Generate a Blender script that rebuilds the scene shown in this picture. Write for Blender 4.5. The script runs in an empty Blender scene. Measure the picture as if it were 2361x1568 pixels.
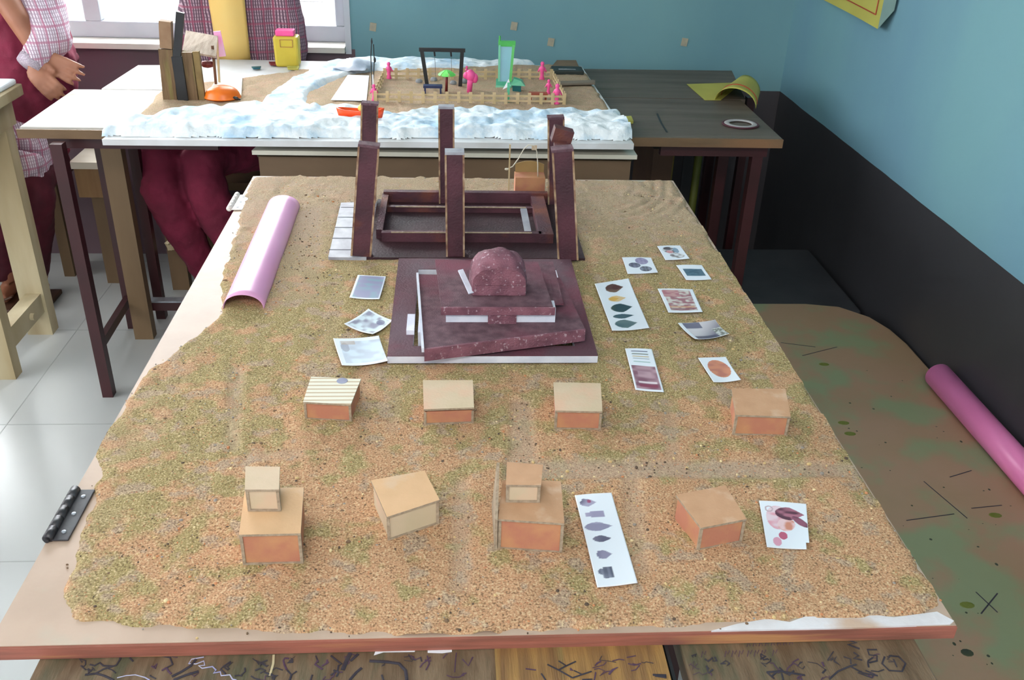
import bpy, math, random
import numpy as np
from mathutils import Vector, Matrix
random.seed(7); np.random.seed(7)
SC = bpy.context.scene; COL = SC.collection
R = math.radians

# ------------------------------------------------------------------ camera
YAW, PITCH, ROLL, FPX, CAMZ = 0.07598299, 0.49950013, -0.03565621, 2147.00872, 1.6
cy, sy, cp, sp = math.cos(YAW), math.sin(YAW), math.cos(PITCH), math.sin(PITCH)
FWD = Vector((sy*cp, cy*cp, -sp)); RT0 = Vector((cy, -sy, 0)); DN0 = FWD.cross(RT0)
cr, sr = math.cos(ROLL), math.sin(ROLL)
RT = cr*RT0 + sr*DN0; DN = -sr*RT0 + cr*DN0
cam_d = bpy.data.cameras.new('camera'); cam = bpy.data.objects.new('camera', cam_d); COL.objects.link(cam)
m3 = Matrix((RT, -DN, -FWD)).transposed(); cam.matrix_world = Matrix.Translation((0, 0, CAMZ)) @ m3.to_4x4()
cam_d.sensor_width = 36; cam_d.lens = 36*FPX/2361.0; cam_d.clip_start = .02; cam_d.clip_end = 60
SC.camera = cam
# ------------------------------------------------------------------ light and exposure
SC.view_settings.view_transform = 'Standard'; SC.view_settings.look = 'None'
SC.view_settings.gamma = 1.0; SC.view_settings.use_curve_mapping = False
SC.view_settings.exposure = 0.48
W = bpy.data.worlds.new('sky'); SC.world = W; W.use_nodes = True
W.node_tree.nodes['Background'].inputs[0].default_value = (.93, .965, 1, 1)
W.node_tree.nodes['Background'].inputs[1].default_value = 1.25
def area(name, loc, target, sx, sy_, power, col=(1, 1, 1)):
    l = bpy.data.lights.new(name, 'AREA'); l.shape = 'RECTANGLE'; l.size = sx; l.size_y = sy_; l.energy = power; l.color = col
    o = bpy.data.objects.new(name, l); COL.objects.link(o); o.location = loc
    o.rotation_euler = (Vector(target)-Vector(loc)).to_track_quat('-Z', 'Y').to_euler(); return o
area('daylight_back_window', (-1.5, 4.3, 1.9), (-.9, 2.3, .75), 2.4, 1.5, 190, (.95, .98, 1))
area('daylight_left_windows', (-3.25, 1.7, 1.8), (-.4, 1.8, .6), 2.8, 1.5, 46, (1, .99, .97))
area('camera_side_fill', (-.2, -.9, 2.75), (.05, 1.6, .8), 1.3, .5, 30, (1, .96, .9))  # unseen fill lamp added for the brighter light on the camera side

# ------------------------------------------------------------------ measuring helpers (photo point -> point in the room)
def ray(u, v): return RT*((u-1180.5)/FPX) + DN*((v-784)/FPX) + FWD
def at(u, v, z):
    d = ray(u, v); t = (z-CAMZ)/d.z; return Vector((d.x*t, d.y*t, z))
def atY(u, v, y):
    d = ray(u, v); t = y/d.y; return Vector((d.x*t, y, CAMZ+d.z*t))
def atX(u, v, x):
    d = ray(u, v); t = x/d.x; return Vector((x, d.y*t, CAMZ+d.z*t))

# ------------------------------------------------------------------ materials
def lin(c):
    return tuple((x/255/12.92 if x/255 <= .04045 else ((x/255+.055)/1.055)**2.4) for x in c[:3]) + (1,)
def nodes(m):
    m.use_nodes = True; nt = m.node_tree; return nt, nt.nodes, nt.links, nt.nodes['Principled BSDF']
MATS = {}
def mat(name, c1, c2=None, scale=8, rough=.7, bump=0, bscale=None, metal=0, stretch=(1, 1, 1), detail=4, lo=.35, hi=.65, c3=None, s3=3, spec=None, ramp3=(.55, .7)):
    if name in MATS: return MATS[name]
    m = bpy.data.materials.new(name); nt, N, L, P = nodes(m)
    P.inputs['Roughness'].default_value = rough; P.inputs['Metallic'].default_value = metal
    if spec is not None: P.inputs['Specular IOR Level'].default_value = spec
    P.inputs['Base Color'].default_value = lin(c1)
    tc = N.new('ShaderNodeTexCoord'); mp = N.new('ShaderNodeMapping'); mp.inputs['Scale'].default_value = stretch
    L.new(tc.outputs['Object'], mp.inputs[0])
    c2 = c2 or tuple(x*.93 for x in c1)
    nz = N.new('ShaderNodeTexNoise'); nz.inputs['Scale'].default_value = scale; nz.inputs['Detail'].default_value = detail
    L.new(mp.outputs[0], nz.inputs['Vector'])
    rp = N.new('ShaderNodeValToRGB'); rp.color_ramp.elements[0].position = lo; rp.color_ramp.elements[1].position = hi
    rp.color_ramp.elements[0].color = lin(c1); rp.color_ramp.elements[1].color = lin(c2)
    L.new(nz.outputs['Fac'], rp.inputs[0]); out = rp.outputs[0]
    if c3:
        n3 = N.new('ShaderNodeTexNoise'); n3.inputs['Scale'].default_value = s3; n3.inputs['Detail'].default_value = 5
        mp3 = N.new('ShaderNodeMapping'); mp3.inputs['Location'].default_value = (3.1, 1.7, .4); mp3.inputs['Scale'].default_value = stretch
        L.new(tc.outputs['Object'], mp3.inputs[0]); L.new(mp3.outputs[0], n3.inputs['Vector'])
        r3 = N.new('ShaderNodeValToRGB'); r3.color_ramp.elements[0].position = ramp3[0]; r3.color_ramp.elements[1].position = ramp3[1]
        L.new(n3.outputs['Fac'], r3.inputs[0])
        mx = N.new('ShaderNodeMixRGB'); mx.inputs[2].default_value = lin(c3)
        L.new(r3.outputs[0], mx.inputs[0]); L.new(out, mx.inputs[1]); out = mx.outputs[0]
    L.new(out, P.inputs['Base Color'])
    if bump:
        nb = N.new('ShaderNodeTexNoise'); nb.inputs['Scale'].default_value = bscale or scale*6; nb.inputs['Detail'].default_value = 6
        L.new(mp.outputs[0], nb.inputs['Vector']); b = N.new('ShaderNodeBump'); b.inputs['Strength'].default_value = bump; b.inputs['Distance'].default_value = .004
        L.new(nb.outputs['Fac'], b.inputs['Height']); L.new(b.outputs[0], P.inputs['Normal'])
    MATS[name] = m; return m
def mathn(N, L, op, a, b=None, clamp=False):
    n = N.new('ShaderNodeMath'); n.operation = op; n.use_clamp = clamp
    for i, x in enumerate((a, b)):
        if x is None: continue
        if isinstance(x, (int, float)): n.inputs[i].default_value = x
        else: L.new(x, n.inputs[i])
    return n.outputs[0]
def mixc(N, L, f, a, b):
    n = N.new('ShaderNodeMixRGB')
    for i, x in enumerate((f, a, b)):
        if isinstance(x, (int, float)): n.inputs[i].default_value = x
        elif isinstance(x, tuple): n.inputs[i].default_value = x
        else: L.new(x, n.inputs[i])
    return n.outputs[0]
def plaid(name, base, dark, rose, k=1.0):
    m = bpy.data.materials.new(name); nt, N, L, P = nodes(m); P.inputs['Roughness'].default_value = .9
    tc = N.new('ShaderNodeTexCoord'); sx = N.new('ShaderNodeSeparateXYZ'); L.new(tc.outputs['Object'], sx.inputs[0])
    nz = N.new('ShaderNodeTexNoise'); nz.inputs['Scale'].default_value = 9; L.new(tc.outputs['Object'], nz.inputs[0])
    def stripes(co, freq, thr, ph=0):
        v = mathn(N, L, 'ADD', mathn(N, L, 'MULTIPLY', co, freq*k), mathn(N, L, 'MULTIPLY', nz.outputs['Fac'], .9))
        return mathn(N, L, 'GREATER_THAN', mathn(N, L, 'SINE', mathn(N, L, 'ADD', v, ph)), thr)
    x = mathn(N, L, 'ADD', sx.outputs[0], mathn(N, L, 'MULTIPLY', sx.outputs[1], .7)); z = sx.outputs[2]
    c = mixc(N, L, stripes(x, 420, .0), lin(base), lin(dark))
    c = mixc(N, L, mathn(N, L, 'MULTIPLY', stripes(z, 330, .55), .6), c, lin(dark))
    c = mixc(N, L, mathn(N, L, 'MULTIPLY', stripes(x, 95, .86, 1), .7), c, lin(rose))
    c = mixc(N, L, mathn(N, L, 'MULTIPLY', stripes(z, 80, .88, 2), .6), c, lin(rose))
    L.new(c, P.inputs['Base Color']); return m
def attr_mat(name, rough=.8, bump=0, bscale=300, attr='paint', noise=0):
    if name in MATS: return MATS[name]
    m = bpy.data.materials.new(name); nt, N, L, P = nodes(m); P.inputs['Roughness'].default_value = rough
    a = N.new('ShaderNodeAttribute'); a.attribute_name = attr; out = a.outputs['Color']
    tc = N.new('ShaderNodeTexCoord')
    if noise:
        nz = N.new('ShaderNodeTexNoise'); nz.inputs['Scale'].default_value = 60; L.new(tc.outputs['Object'], nz.inputs[0])
        out = mixc(N, L, mathn(N, L, 'MULTIPLY', nz.outputs['Fac'], noise), out, (.75, .78, .82, 1))
    L.new(out, P.inputs['Base Color'])
    if bump:
        nb = N.new('ShaderNodeTexNoise'); nb.inputs['Scale'].default_value = bscale; L.new(tc.outputs['Object'], nb.inputs[0])
        b = N.new('ShaderNodeBump'); b.inputs['Strength'].default_value = bump; b.inputs['Distance'].default_value = .003
        L.new(nb.outputs['Fac'], b.inputs['Height']); L.new(b.outputs[0], P.inputs['Normal'])
    MATS[name] = m; return m

# ------------------------------------------------------------------ mesh builder
class MB:
    def __init__(s): s.v = []; s.f = []; s.mi = []; s.cur = 0
    def add(s, vs, fs):
        o = len(s.v); s.v += [tuple(v) for v in vs]; s.f += [tuple(i+o for i in f) for f in fs]; s.mi += [s.cur]*len(fs); return s
    def hexa(s, b, t):      # 4 bottom pts, 4 top pts (ccw from above)
        return s.add(list(b)+list(t), [(3, 2, 1, 0), (4, 5, 6, 7), (0, 1, 5, 4), (1, 2, 6, 5), (2, 3, 7, 6), (3, 0, 4, 7)])
    def box(s, x0, x1, y0, y1, z0, z1):
        return s.hexa([(x0, y0, z0), (x1, y0, z0), (x1, y1, z0), (x0, y1, z0)], [(x0, y0, z1), (x1, y0, z1), (x1, y1, z1), (x0, y1, z1)])
    def rbox(s, c, size, rz=0, M=None):
        M = M or Matrix.Rotation(rz, 4, 'Z'); hx, hy, hz = [a/2 for a in size]; P = []
        for z in (-hz, hz):
            for x, y in ((-hx, -hy), (hx, -hy), (hx, hy), (-hx, hy)): P.append(Vector(c)+M.to_3x3()@Vector((x, y, z)))
        return s.hexa(P[:4], P[4:])
    def prism(s, pts, z0, z1):
        n = len(pts); vs = [(p[0], p[1], z0) for p in pts]+[(p[0], p[1], z1) for p in pts]
        return s.add(vs, [tuple(range(n-1, -1, -1)), tuple(range(n, 2*n))]+[(i, (i+1) % n, (i+1) % n+n, i+n) for i in range(n)])
    def beam(s, a, b, w, d, up=(0, 0, 1), w2=None, d2=None):   # rectangular bar a->b
        a = Vector(a); b = Vector(b); t = (b-a).normalized(); u = Vector(up)
        if abs(t.dot(u)) > .95: u = Vector((0, 1, 0))
        x = t.cross(u).normalized(); y = x.cross(t).normalized(); P = []
        for p, ww, dd in ((a, w, d), (b, w2 or w, d2 or d)):
            for i, j in ((-1, -1), (1, -1), (1, 1), (-1, 1)): P.append(p+x*i*ww/2+y*j*dd/2)
        return s.add(P, [(0, 1, 2, 3), (7, 6, 5, 4), (4, 5, 1, 0), (5, 6, 2, 1), (6, 7, 3, 2), (7, 4, 0, 3)])
    def tube(s, path, rad, n=10, cap=True, flat=1.0):
        P = [Vector(p) for p in path]; k = len(P); rad = rad if isinstance(rad, (list, tuple)) else [rad]*k
        rings = []; pu = None
        for i in range(k):
            t = (P[min(i+1, k-1)]-P[max(i-1, 0)]).normalized()
            if pu is None: u = t.orthogonal().normalized() if flat == 1 else (Vector((0, 0, 1))-t*t.z).normalized()
            else: u = (pu-t*pu.dot(t)).normalized()
            pu = u; w = t.cross(u)
            rings.append([P[i]+(u*math.cos(2*math.pi*j/n)*flat+w*math.sin(2*math.pi*j/n))*rad[i] for j in range(n)])
        vs = [v for r in rings for v in r]; fs = []
        for i in range(k-1):
            for j in range(n): fs.append((i*n+j, i*n+(j+1) % n, (i+1)*n+(j+1) % n, (i+1)*n+j))
        if cap: fs += [tuple(range(n-1, -1, -1)), tuple(range((k-1)*n, k*n))]
        return s.add(vs, fs)
    def lathe(s, c, prof, n=20, sx=1, sy=1):      # prof: (r,z)
        vs = []; fs = []; k = len(prof)
        for r, z in prof:
            for j in range(n): a = 2*math.pi*j/n; vs.append((c[0]+r*sx*math.cos(a), c[1]+r*sy*math.sin(a), c[2]+z))
        for i in range(k-1):
            for j in range(n): fs.append((i*n+j, i*n+(j+1) % n, (i+1)*n+(j+1) % n, (i+1)*n+j))
        fs += [tuple(range(n-1, -1, -1)), tuple(range((k-1)*n, k*n))]
        return s.add(vs, fs)
    def ell(s, c, r, n=14, M=None):
        k = n//2; vs = []; fs = []; M = M or Matrix.Identity(3)
        for i in range(1, k):
            th = math.pi*i/k
            for j in range(n):
                a = 2*math.pi*j/n; vs.append(Vector(c)+M@Vector((r[0]*math.sin(th)*math.cos(a), r[1]*math.sin(th)*math.sin(a), r[2]*math.cos(th))))
        vs.append(Vector(c)+M@Vector((0, 0, r[2]))); vs.append(Vector(c)+M@Vector((0, 0, -r[2]))); T = len(vs)-2
        for i in range(k-2):
            for j in range(n): fs.append((i*n+j, (i+1)*n+j, (i+1)*n+(j+1) % n, i*n+(j+1) % n))
        for j in range(n): fs.append((T, j, (j+1) % n)); fs.append((T+1, (k-2)*n+(j+1) % n, (k-2)*n+j))
        return s.add(vs, fs)
    def grid(s, P):     # P[i][j] points
        n = len(P); m_ = len(P[0]); return s.add([p for r in P for p in r], [(i*m_+j, i*m_+j+1, (i+1)*m_+j+1, (i+1)*m_+j) for i in range(n-1) for j in range(m_-1)])
def mesh_obj(name, mb, mats, loc=(0, 0, 0), smooth=False, bevel=0, parent=None, solid=0):
    me = bpy.data.meshes.new(name); L = Vector(loc)
    me.from_pydata([tuple(Vector(v)-L) for v in mb.v], [], mb.f); mats = mats if isinstance(mats, (list, tuple)) else [mats]
    for m in mats: me.materials.append(m)
    me.polygons.foreach_set('material_index', mb.mi)
    if smooth: me.polygons.foreach_set('use_smooth', [True]*len(me.polygons))
    me.update(); o = bpy.data.objects.new(name, me); COL.objects.link(o)
    if parent is None: o.location = L
    else: o.parent = parent
    if solid: md = o.modifiers.new('thickness', 'SOLIDIFY'); md.thickness = solid; md.offset = 0
    if bevel:
        md = o.modifiers.new('bevel', 'BEVEL'); md.width = bevel; md.segments = 2; md.limit_method = 'ANGLE'
    return o
ROOT = {}
def tag(o, label, cat, group=None, kind=None):
    o['label'] = label; o['category'] = cat
    if group: o['group'] = group
    if kind: o['kind'] = kind
    return o
def thing(name, label, cat, loc, group=None):
    o = bpy.data.objects.new(name, None); COL.objects.link(o); o.location = loc; o.empty_display_size = .05
    ROOT[o.name] = Vector(loc); return tag(o, label, cat, group)
def part(name, mb, mats, parent, smooth=False, bevel=0, label=None, solid=0):
    r = parent
    while r.parent: r = r.parent
    base = Vector(r.location); o = mesh_obj(name, mb, mats, base, smooth, bevel, parent, solid)
    if label: o['label'] = label
    return o
def single(name, mb, mats, label, cat, loc, smooth=False, bevel=0, group=None, kind=None, solid=0):
    o = mesh_obj(name, mb, mats, loc, smooth, bevel, None, solid); return tag(o, label, cat, group, kind)
def struct(name, mb, mats, parent=None, bevel=0):
    o = mesh_obj(name, mb, mats, (0, 0, 0), False, bevel, parent)
    if parent is None: o['kind'] = 'structure'
    return o
def np_mesh(name, V, F, mats, loc, smooth=True, attrs=None):
    V = np.asarray(V, dtype=np.float32)-np.array(loc, dtype=np.float32); F = np.asarray(F, dtype=np.int32)
    me = bpy.data.meshes.new(name); me.vertices.add(len(V)); me.vertices.foreach_set('co', V.ravel())
    k = F.shape[1]; me.loops.add(F.size); me.loops.foreach_set('vertex_index', F.ravel())
    me.polygons.add(len(F)); me.polygons.foreach_set('loop_start', np.arange(0, F.size, k, dtype=np.int32))
    me.polygons.foreach_set('use_smooth', np.full(len(F), smooth))
    for m in (mats if isinstance(mats, (list, tuple)) else [mats]): me.materials.append(m)
    me.update(calc_edges=True)
    for an, arr in (attrs or {}).items():
        a = me.color_attributes.new(an, 'FLOAT_COLOR', 'POINT'); c = np.ones((len(V), 4), dtype=np.float32); c[:, :arr.shape[1]] = arr
        a.data.foreach_set('color', c.ravel())
    o = bpy.data.objects.new(name, me); COL.objects.link(o); o.location = loc; return o
def inpoly(X, Y, poly):
    r = np.zeros(X.shape, bool); n = len(poly)
    for i in range(n):
        x1, y1 = poly[i][:2]; x2, y2 = poly[(i+1) % n][:2]
        c = ((y1 > Y) != (y2 > Y)); r ^= c & (X < (x2-x1)*(Y-y1)/((y2-y1) or 1e-9)+x1)
    return r
def blur(A, n):
    for _ in range(n):
        B = np.pad(A, 1, mode='edge'); A = (B[1:-1, 1:-1]*4+B[:-2, 1:-1]+B[2:, 1:-1]+B[1:-1, :-2]+B[1:-1, 2:])/8
    return A
def fnoise(shape, s, seed=0):     # smooth random field in 0..1
    g = np.random.RandomState(seed); h, w = shape; gh, gw = max(2, int(h/s)+2), max(2, int(w/s)+2); G = g.rand(gh, gw)
    y = np.linspace(0, gh-1.001, h); x = np.linspace(0, gw-1.001, w); yi = y.astype(int); xi = x.astype(int)
    fy = (y-yi); fx = (x-xi); fy = (fy*fy*(3-2*fy))[:, None]; fx = (fx*fx*(3-2*fx))[None]
    a = G[yi][:, xi]; b = G[yi][:, xi+1]; c = G[yi+1][:, xi]; d = G[yi+1][:, xi+1]
    return (a*(1-fx)+b*fx)*(1-fy)+(c*(1-fx)+d*fx)*fy
def field(name, x0, x1, y0, y1, step, fn, mats, attrs=True):
    xs = np.arange(x0, x1+step/2, step); ys = np.arange(y0, y1+step/2, step); X, Y = np.meshgrid(xs, ys)
    Z, mask, col = fn(X, Y); h, w = X.shape; idx = np.arange(h*w).reshape(h, w)
    keep = mask[:-1, :-1] & mask[1:, :-1] & mask[:-1, 1:] & mask[1:, 1:]
    F = np.stack([idx[:-1, :-1][keep], idx[:-1, 1:][keep], idx[1:, 1:][keep], idx[1:, :-1][keep]], 1)
    V = np.stack([X.ravel(), Y.ravel(), Z.ravel()], 1); used = np.unique(F); mp = np.full(h*w, -1); mp[used] = np.arange(len(used))
    return np_mesh(name, V[used], mp[F], mats, ((x0+x1)/2, (y0+y1)/2, float(Z[mask].min())), True, {'paint': col.reshape(-1, col.shape[-1])[used]} if col is not None else None)
def remesh(name, mb, mats, parent, voxel=.006, smooth_it=4, fold=0, label=None, fscale=.05):
    base = Vector(parent.location); o = mesh_obj('tmp', mb, mats, base, True, 0, None)
    md = o.modifiers.new('r', 'REMESH'); md.mode = 'VOXEL'; md.voxel_size = voxel; md.use_smooth_shade = True
    ms = o.modifiers.new('s', 'SMOOTH'); ms.iterations = smooth_it; ms.factor = .6
    if fold:
        tx = bpy.data.textures.new('folds', 'CLOUDS'); tx.noise_scale = fscale
        dd = o.modifiers.new('d', 'DISPLACE'); dd.texture = tx; dd.strength = fold; dd.mid_level = .5; dd.texture_coords = 'LOCAL'
    dg = bpy.context.evaluated_depsgraph_get(); me = bpy.data.meshes.new_from_object(o.evaluated_get(dg)); me.name = name
    me.materials.clear()
    for m in (mats if isinstance(mats, (list, tuple)) else [mats]): me.materials.append(m)
    bpy.data.objects.remove(o); n = bpy.data.objects.new(name, me); COL.objects.link(n); n.parent = parent
    if label: n['label'] = label
    return n

# ------------------------------------------------------------------ colours
XW, YW, DADO = 1.32, 3.68, .722
m_floor = mat('polished_floor', (170, 174, 174), (182, 185, 184), 1.2, .3, 0)
m_card = mat('cardboard', (190, 134, 98), (198, 144, 104), 25, .85, .12, 260, c3=(184, 122, 98), s3=20, ramp3=(.45, .6))
m_lid = mat('cardboard_lid', (196, 154, 120), (188, 146, 112), 40, .85, .12, 260, c3=(204, 170, 142), s3=30)
m_cardpale = mat('pale_cardboard', (208, 186, 160), (198, 180, 150), 18, .85, .1, 260, c3=(214, 176, 150), s3=12)
m_cardedge = mat('cardboard_edge', (150, 132, 112), (176, 158, 136), 200, .9, .3, 400)
m_maroon = mat('maroon_paint', (90, 48, 60), (66, 36, 46), 14, .6, .35, 220, c3=(122, 66, 44), s3=9, ramp3=(.56, .72))
m_maroon2 = mat('glittered_maroon_paint', (116, 86, 96), (88, 60, 70), 60, .8, .6, 500, c3=(124, 62, 80), s3=6, ramp3=(.55, .72))
m_foamwhite = mat('white_foam', (226, 228, 240), (206, 210, 226), 30, .8, .2, 300)
m_silver = mat('silver_paper', (150, 150, 160), (176, 178, 186), 30, .5, .3, 60)
m_redmetal = mat('maroon_enamel_metal', (66, 30, 34), (54, 26, 28), 6, .4)
m_wood = mat('worn_wood', (128, 104, 76), (108, 86, 60), 6, .6, .25, 40, stretch=(1, 1, .15), c3=(92, 72, 50), s3=5)
m_woodpale = mat('pale_worn_wood', (196, 184, 152), (170, 152, 116), 6, .6, .25, 40, stretch=(1, 1, .2), c3=(150, 128, 92), s3=5)
m_desktop = mat('pale_desk_laminate', (206, 204, 200), (188, 184, 178), 5, .35, .05, 40, c3=(170, 160, 146), s3=9, ramp3=(.6, .75))
m_darkdesk = mat('dark_stained_desk', (86, 74, 64), (104, 94, 84), 7, .5, .3, 60, stretch=(.3, 3, 1), c3=(70, 70, 44), s3=6, ramp3=(.58, .7))
m_greenbench = mat('green_brown_bench', (154, 128, 100), (160, 130, 106), 5, .45, .1, 60, c3=(134, 142, 108), s3=7, ramp3=(.46, .6))
m_neardesk = mat('scribbled_desk_wood', (124, 104, 82), (96, 76, 56), 14, .55, .35, 70, stretch=(4, .8, 1), c3=(84, 82, 62), s3=12, ramp3=(.5, .66))
m_neardesk2 = mat('orange_desk_wood', (160, 122, 70), (120, 88, 56), 10, .55, .35, 70, stretch=(8, .6, 1), c3=(142, 130, 80), s3=5)
m_black = mat('black_paint', (34, 36, 38), (26, 26, 30), 20, .45)
m_steel = mat('bare_steel', (190, 196, 205), (160, 166, 176), 30, .3, metal=.7)
m_white = mat('white_paper', (232, 234, 240), (224, 226, 234), 12, .75)
m_pink = mat('pink_chart_paper', (222, 136, 190), (216, 128, 184), 5, .32)
m_hotpink = mat('hot_pink_clay', (246, 92, 160), (236, 80, 150), 20, .5)
m_orange = mat('orange_plastic', (240, 124, 22), (226, 106, 16), 20, .35)
m_orange2 = mat('red_orange_clay', (250, 88, 30), (240, 74, 24), 20, .45)
m_yellow = mat('yellow_plastic', (206, 184, 60), (192, 172, 56), 8, .4)
m_yellowc = mat('yellow_chart_paper', (222, 192, 116), (224, 184, 100), 4, .5)
m_ychart = mat('lime_yellow_chart_paper', (184, 180, 84), (174, 166, 74), 6, .6)
m_green = mat('mint_green_plastic', (96, 190, 150), (88, 180, 142), 12, .35)
m_green2 = mat('grass_green_plastic', (84, 190, 92), (76, 176, 84), 12, .4)
m_bluegrey = mat('pale_blue_plastic', (120, 180, 196), (112, 170, 190), 12, .35)
m_teal = mat('dark_teal_plastic', (22, 104, 100), (24, 92, 110), 10, .4)
m_navy = mat('navy_card', (34, 48, 92), (30, 42, 80), 12, .5)
m_red = mat('brick_red_card', (156, 74, 52), (146, 66, 46), 12, .6)
m_stick = mat('pale_ice_cream_stick', (204, 180, 144), (192, 170, 128), 40, .7)
m_stone = mat('grey_stone', (160, 164, 168), (130, 134, 138), 30, .8, .4, 120)
m_skin = mat('brown_skin', (166, 112, 86), (154, 100, 76), 14, .5)
m_hair = mat('black_hair', (22, 18, 18), (30, 26, 24), 60, .45, .4, 200, stretch=(1, 1, .1))
m_mfab = mat('maroon_cotton', (134, 34, 66), (112, 28, 54), 10, .85, .2, 300)
m_shirt = plaid('checked_school_cotton', (232, 222, 232), (170, 146, 164), (176, 100, 130), 1.7)
m_tunic = plaid('checked_tunic_cotton', (176, 150, 162), (92, 68, 84), (150, 70, 96), 1.6)
m_wallfr = mat('window_frame_paint', (168, 174, 184), (178, 184, 192), 6, .5)
m_string = mat('white_string', (226, 222, 206), (206, 200, 184), 60, .8)

# wall paint: blue distemper above a dark oil-painted dado
def wallmat(name, up1, up2, low, lowb, seed):
    m = bpy.data.materials.new(name); nt, N, L, P = nodes(m)
    g = N.new('ShaderNodeNewGeometry'); sx = N.new('ShaderNodeSeparateXYZ'); L.new(g.outputs['Position'], sx.inputs[0])
    nz = N.new('ShaderNodeTexNoise'); nz.inputs['Scale'].default_value = 1.6; nz.inputs['Detail'].default_value = 6
    mp = N.new('ShaderNodeMapping'); mp.inputs['Location'].default_value = (seed, 0, 0); mp.inputs['Scale'].default_value = (1, 1, .6)
    L.new(g.outputs['Position'], mp.inputs[0]); L.new(mp.outputs[0], nz.inputs[0])
    rp = N.new('ShaderNodeValToRGB'); rp.color_ramp.elements[0].position = .35; rp.color_ramp.elements[1].position = .65
    rp.color_ramp.elements[0].color = lin(up1); rp.color_ramp.elements[1].color = lin(up2); L.new(nz.outputs[0], rp.inputs[0])
    n2 = N.new('ShaderNodeTexNoise'); n2.inputs['Scale'].default_value = 4; n2.inputs['Detail'].default_value = 8; L.new(g.outputs['Position'], n2.inputs[0])
    lo = mixc(N, L, n2.outputs[0], lin(low), lin(lowb))
    wob = mathn(N, L, 'MULTIPLY', n2.outputs[0], .008)
    left = mathn(N, L, 'LESS_THAN', sx.outputs[0], -.36)
    lo = mixc(N, L, left, lo, lin((104, 84, 92)))
    f = mathn(N, L, 'GREATER_THAN', mathn(N, L, 'ADD', sx.outputs[2], wob), mathn(N, L, 'ADD', mathn(N, L, 'MULTIPLY', left, .13), DADO+.004))
    L.new(mixc(N, L, f, lo, rp.outputs[0]), P.inputs['Base Color'])
    L.new(mathn(N, L, 'MULTIPLY_ADD', f, .35) if False else mathn(N, L, 'ADD', mathn(N, L, 'MULTIPLY', f, .3), .42), P.inputs['Roughness'])
    b = N.new('ShaderNodeBump'); b.inputs['Strength'].default_value = .15; b.inputs['Distance'].default_value = .01; L.new(n2.outputs[0], b.inputs['Height']); L.new(b.outputs[0], P.inputs['Normal'])
    return m
m_wallb = wallmat('blue_wall_paint', (104, 148, 160), (116, 160, 166), (62, 60, 64), (74, 70, 74), 0)
m_wallr = wallmat('blue_wall_paint_side', (104, 146, 164), (112, 158, 166), (50, 50, 54), (58, 58, 62), 5)

# ------------------------------------------------------------------ room
struct('floor', MB().box(-3.5, XW, -2.5, YW, -.1, 0), m_floor)
def tile_lines():
    b = MB()
    for i in range(-5, 3):
        b.box(i*.6-.12-.0015, i*.6-.12+.0015, -2.5, YW, -.001, .0006)
    for j in range(-4, 7): b.box(-3.5, XW, j*.6-.0015, j*.6+.0015, -.001, .0006)
    return b
fo = bpy.data.objects['floor']; o = struct('floor_joint', tile_lines(), mat('tile_joint', (166, 169, 168), None, 5, .5), fo)
struct('ceiling', MB().box(-3.5, XW, -2.5, YW, 2.9, 3.0), mat('ceiling_paint', (214, 216, 214), None, 2, .9))
wl, wr_, wz0, wz1 = -2.55, -.385, .865, 2.2
b = MB(); b.box(-3.5, XW+.1, YW, YW+.2, -.1, wz0-.02); b.box(-3.5, XW+.1, YW, YW+.2, wz1, 3.0); b.box(wr_, XW+.1, YW, YW+.2, wz0-.02, wz1); b.box(-3.5, wl, YW, YW+.2, wz0-.02, wz1)
wb = struct('wall_back', b, m_wallb)
struct('wall_right', MB().box(XW, XW+.1, -2.5, YW, -.1, 3.0), m_wallr)
b = MB(); b.box(-3.6, -3.5, -2.5, YW, -.1, .9); b.box(-3.6, -3.5, -2.5, YW, 2.3, 3.0); b.box(-3.6, -3.5, -2.5, -.9, .9, 2.3); b.box(-3.6, -3.5, 3.2, YW, .9, 2.3); b.box(-3.6, -3.5, 1.1, 1.4, .9, 2.3)
struct('wall_left', b, m_wallb)
# putty spots on the back wall
for u, v in ((860, 62), (1185, 60), (1270, 97), (1578, 97)):
    p = atY(u, v, YW); bb = MB(); bb.rbox((p.x, YW-.0015, p.z), (.024, .003, .03), M=Matrix.Rotation(R(8), 4, 'Y')); struct('putty_spot', bb, mat('beige_putty', (176, 168, 146), (160, 156, 140), 40, .9), wb)
# window
fr = MB(); y0, y1 = YW+.06, YW+.11
fr.box(wl, wr_, y0, y1, wz0, wz0+.06); fr.box(wl, wr_, y0, y1, wz1-.06, wz1); fr.box(wl, wl+.05, y0, y1, wz0+.06, wz1-.06); fr.box(wr_-.05, wr_, y0, y1, wz0+.06, wz1-.06)
for x in (-1.34, -1.86): fr.box(x-.03, x+.03, y0, y1, wz0+.06, wz1-.06)
w = struct('window_1', fr, m_wallfr, bevel=.004); struct('window_frame', MB().box(-.86, -.82, y0, y1, wz0+.06, wz1-.06), m_wallfr, w)
s2 = MB(); s2.box(wl-.02, wr_-.01, YW-.045, YW+.2, wz0-.02, wz0); struct('window_sill', s2, mat('pale_sill', (226, 224, 214), None, 6, .5), w)
gl = bpy.data.materials.new('window_glass'); nt, N, L, P = nodes(gl); P.inputs['Transmission Weight'].default_value = 1; P.inputs['Roughness'].default_value = 0; P.inputs['IOR'].default_value = 1.02
g2 = MB(); g2.box(wl+.05, wr_-.05, YW+.083, YW+.086, wz0+.06, wz1-.06); struct('window_pane', g2, gl, w)
g3 = MB()
for k in range(9): zz = 1.0+k*.13; g3.tube([(wl, YW+.15, zz), (wr_, YW+.15, zz)], .004, 6)
struct('window_bar', g3, mat('pale_bar', (236, 236, 232), None, 5, .5), w)
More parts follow.
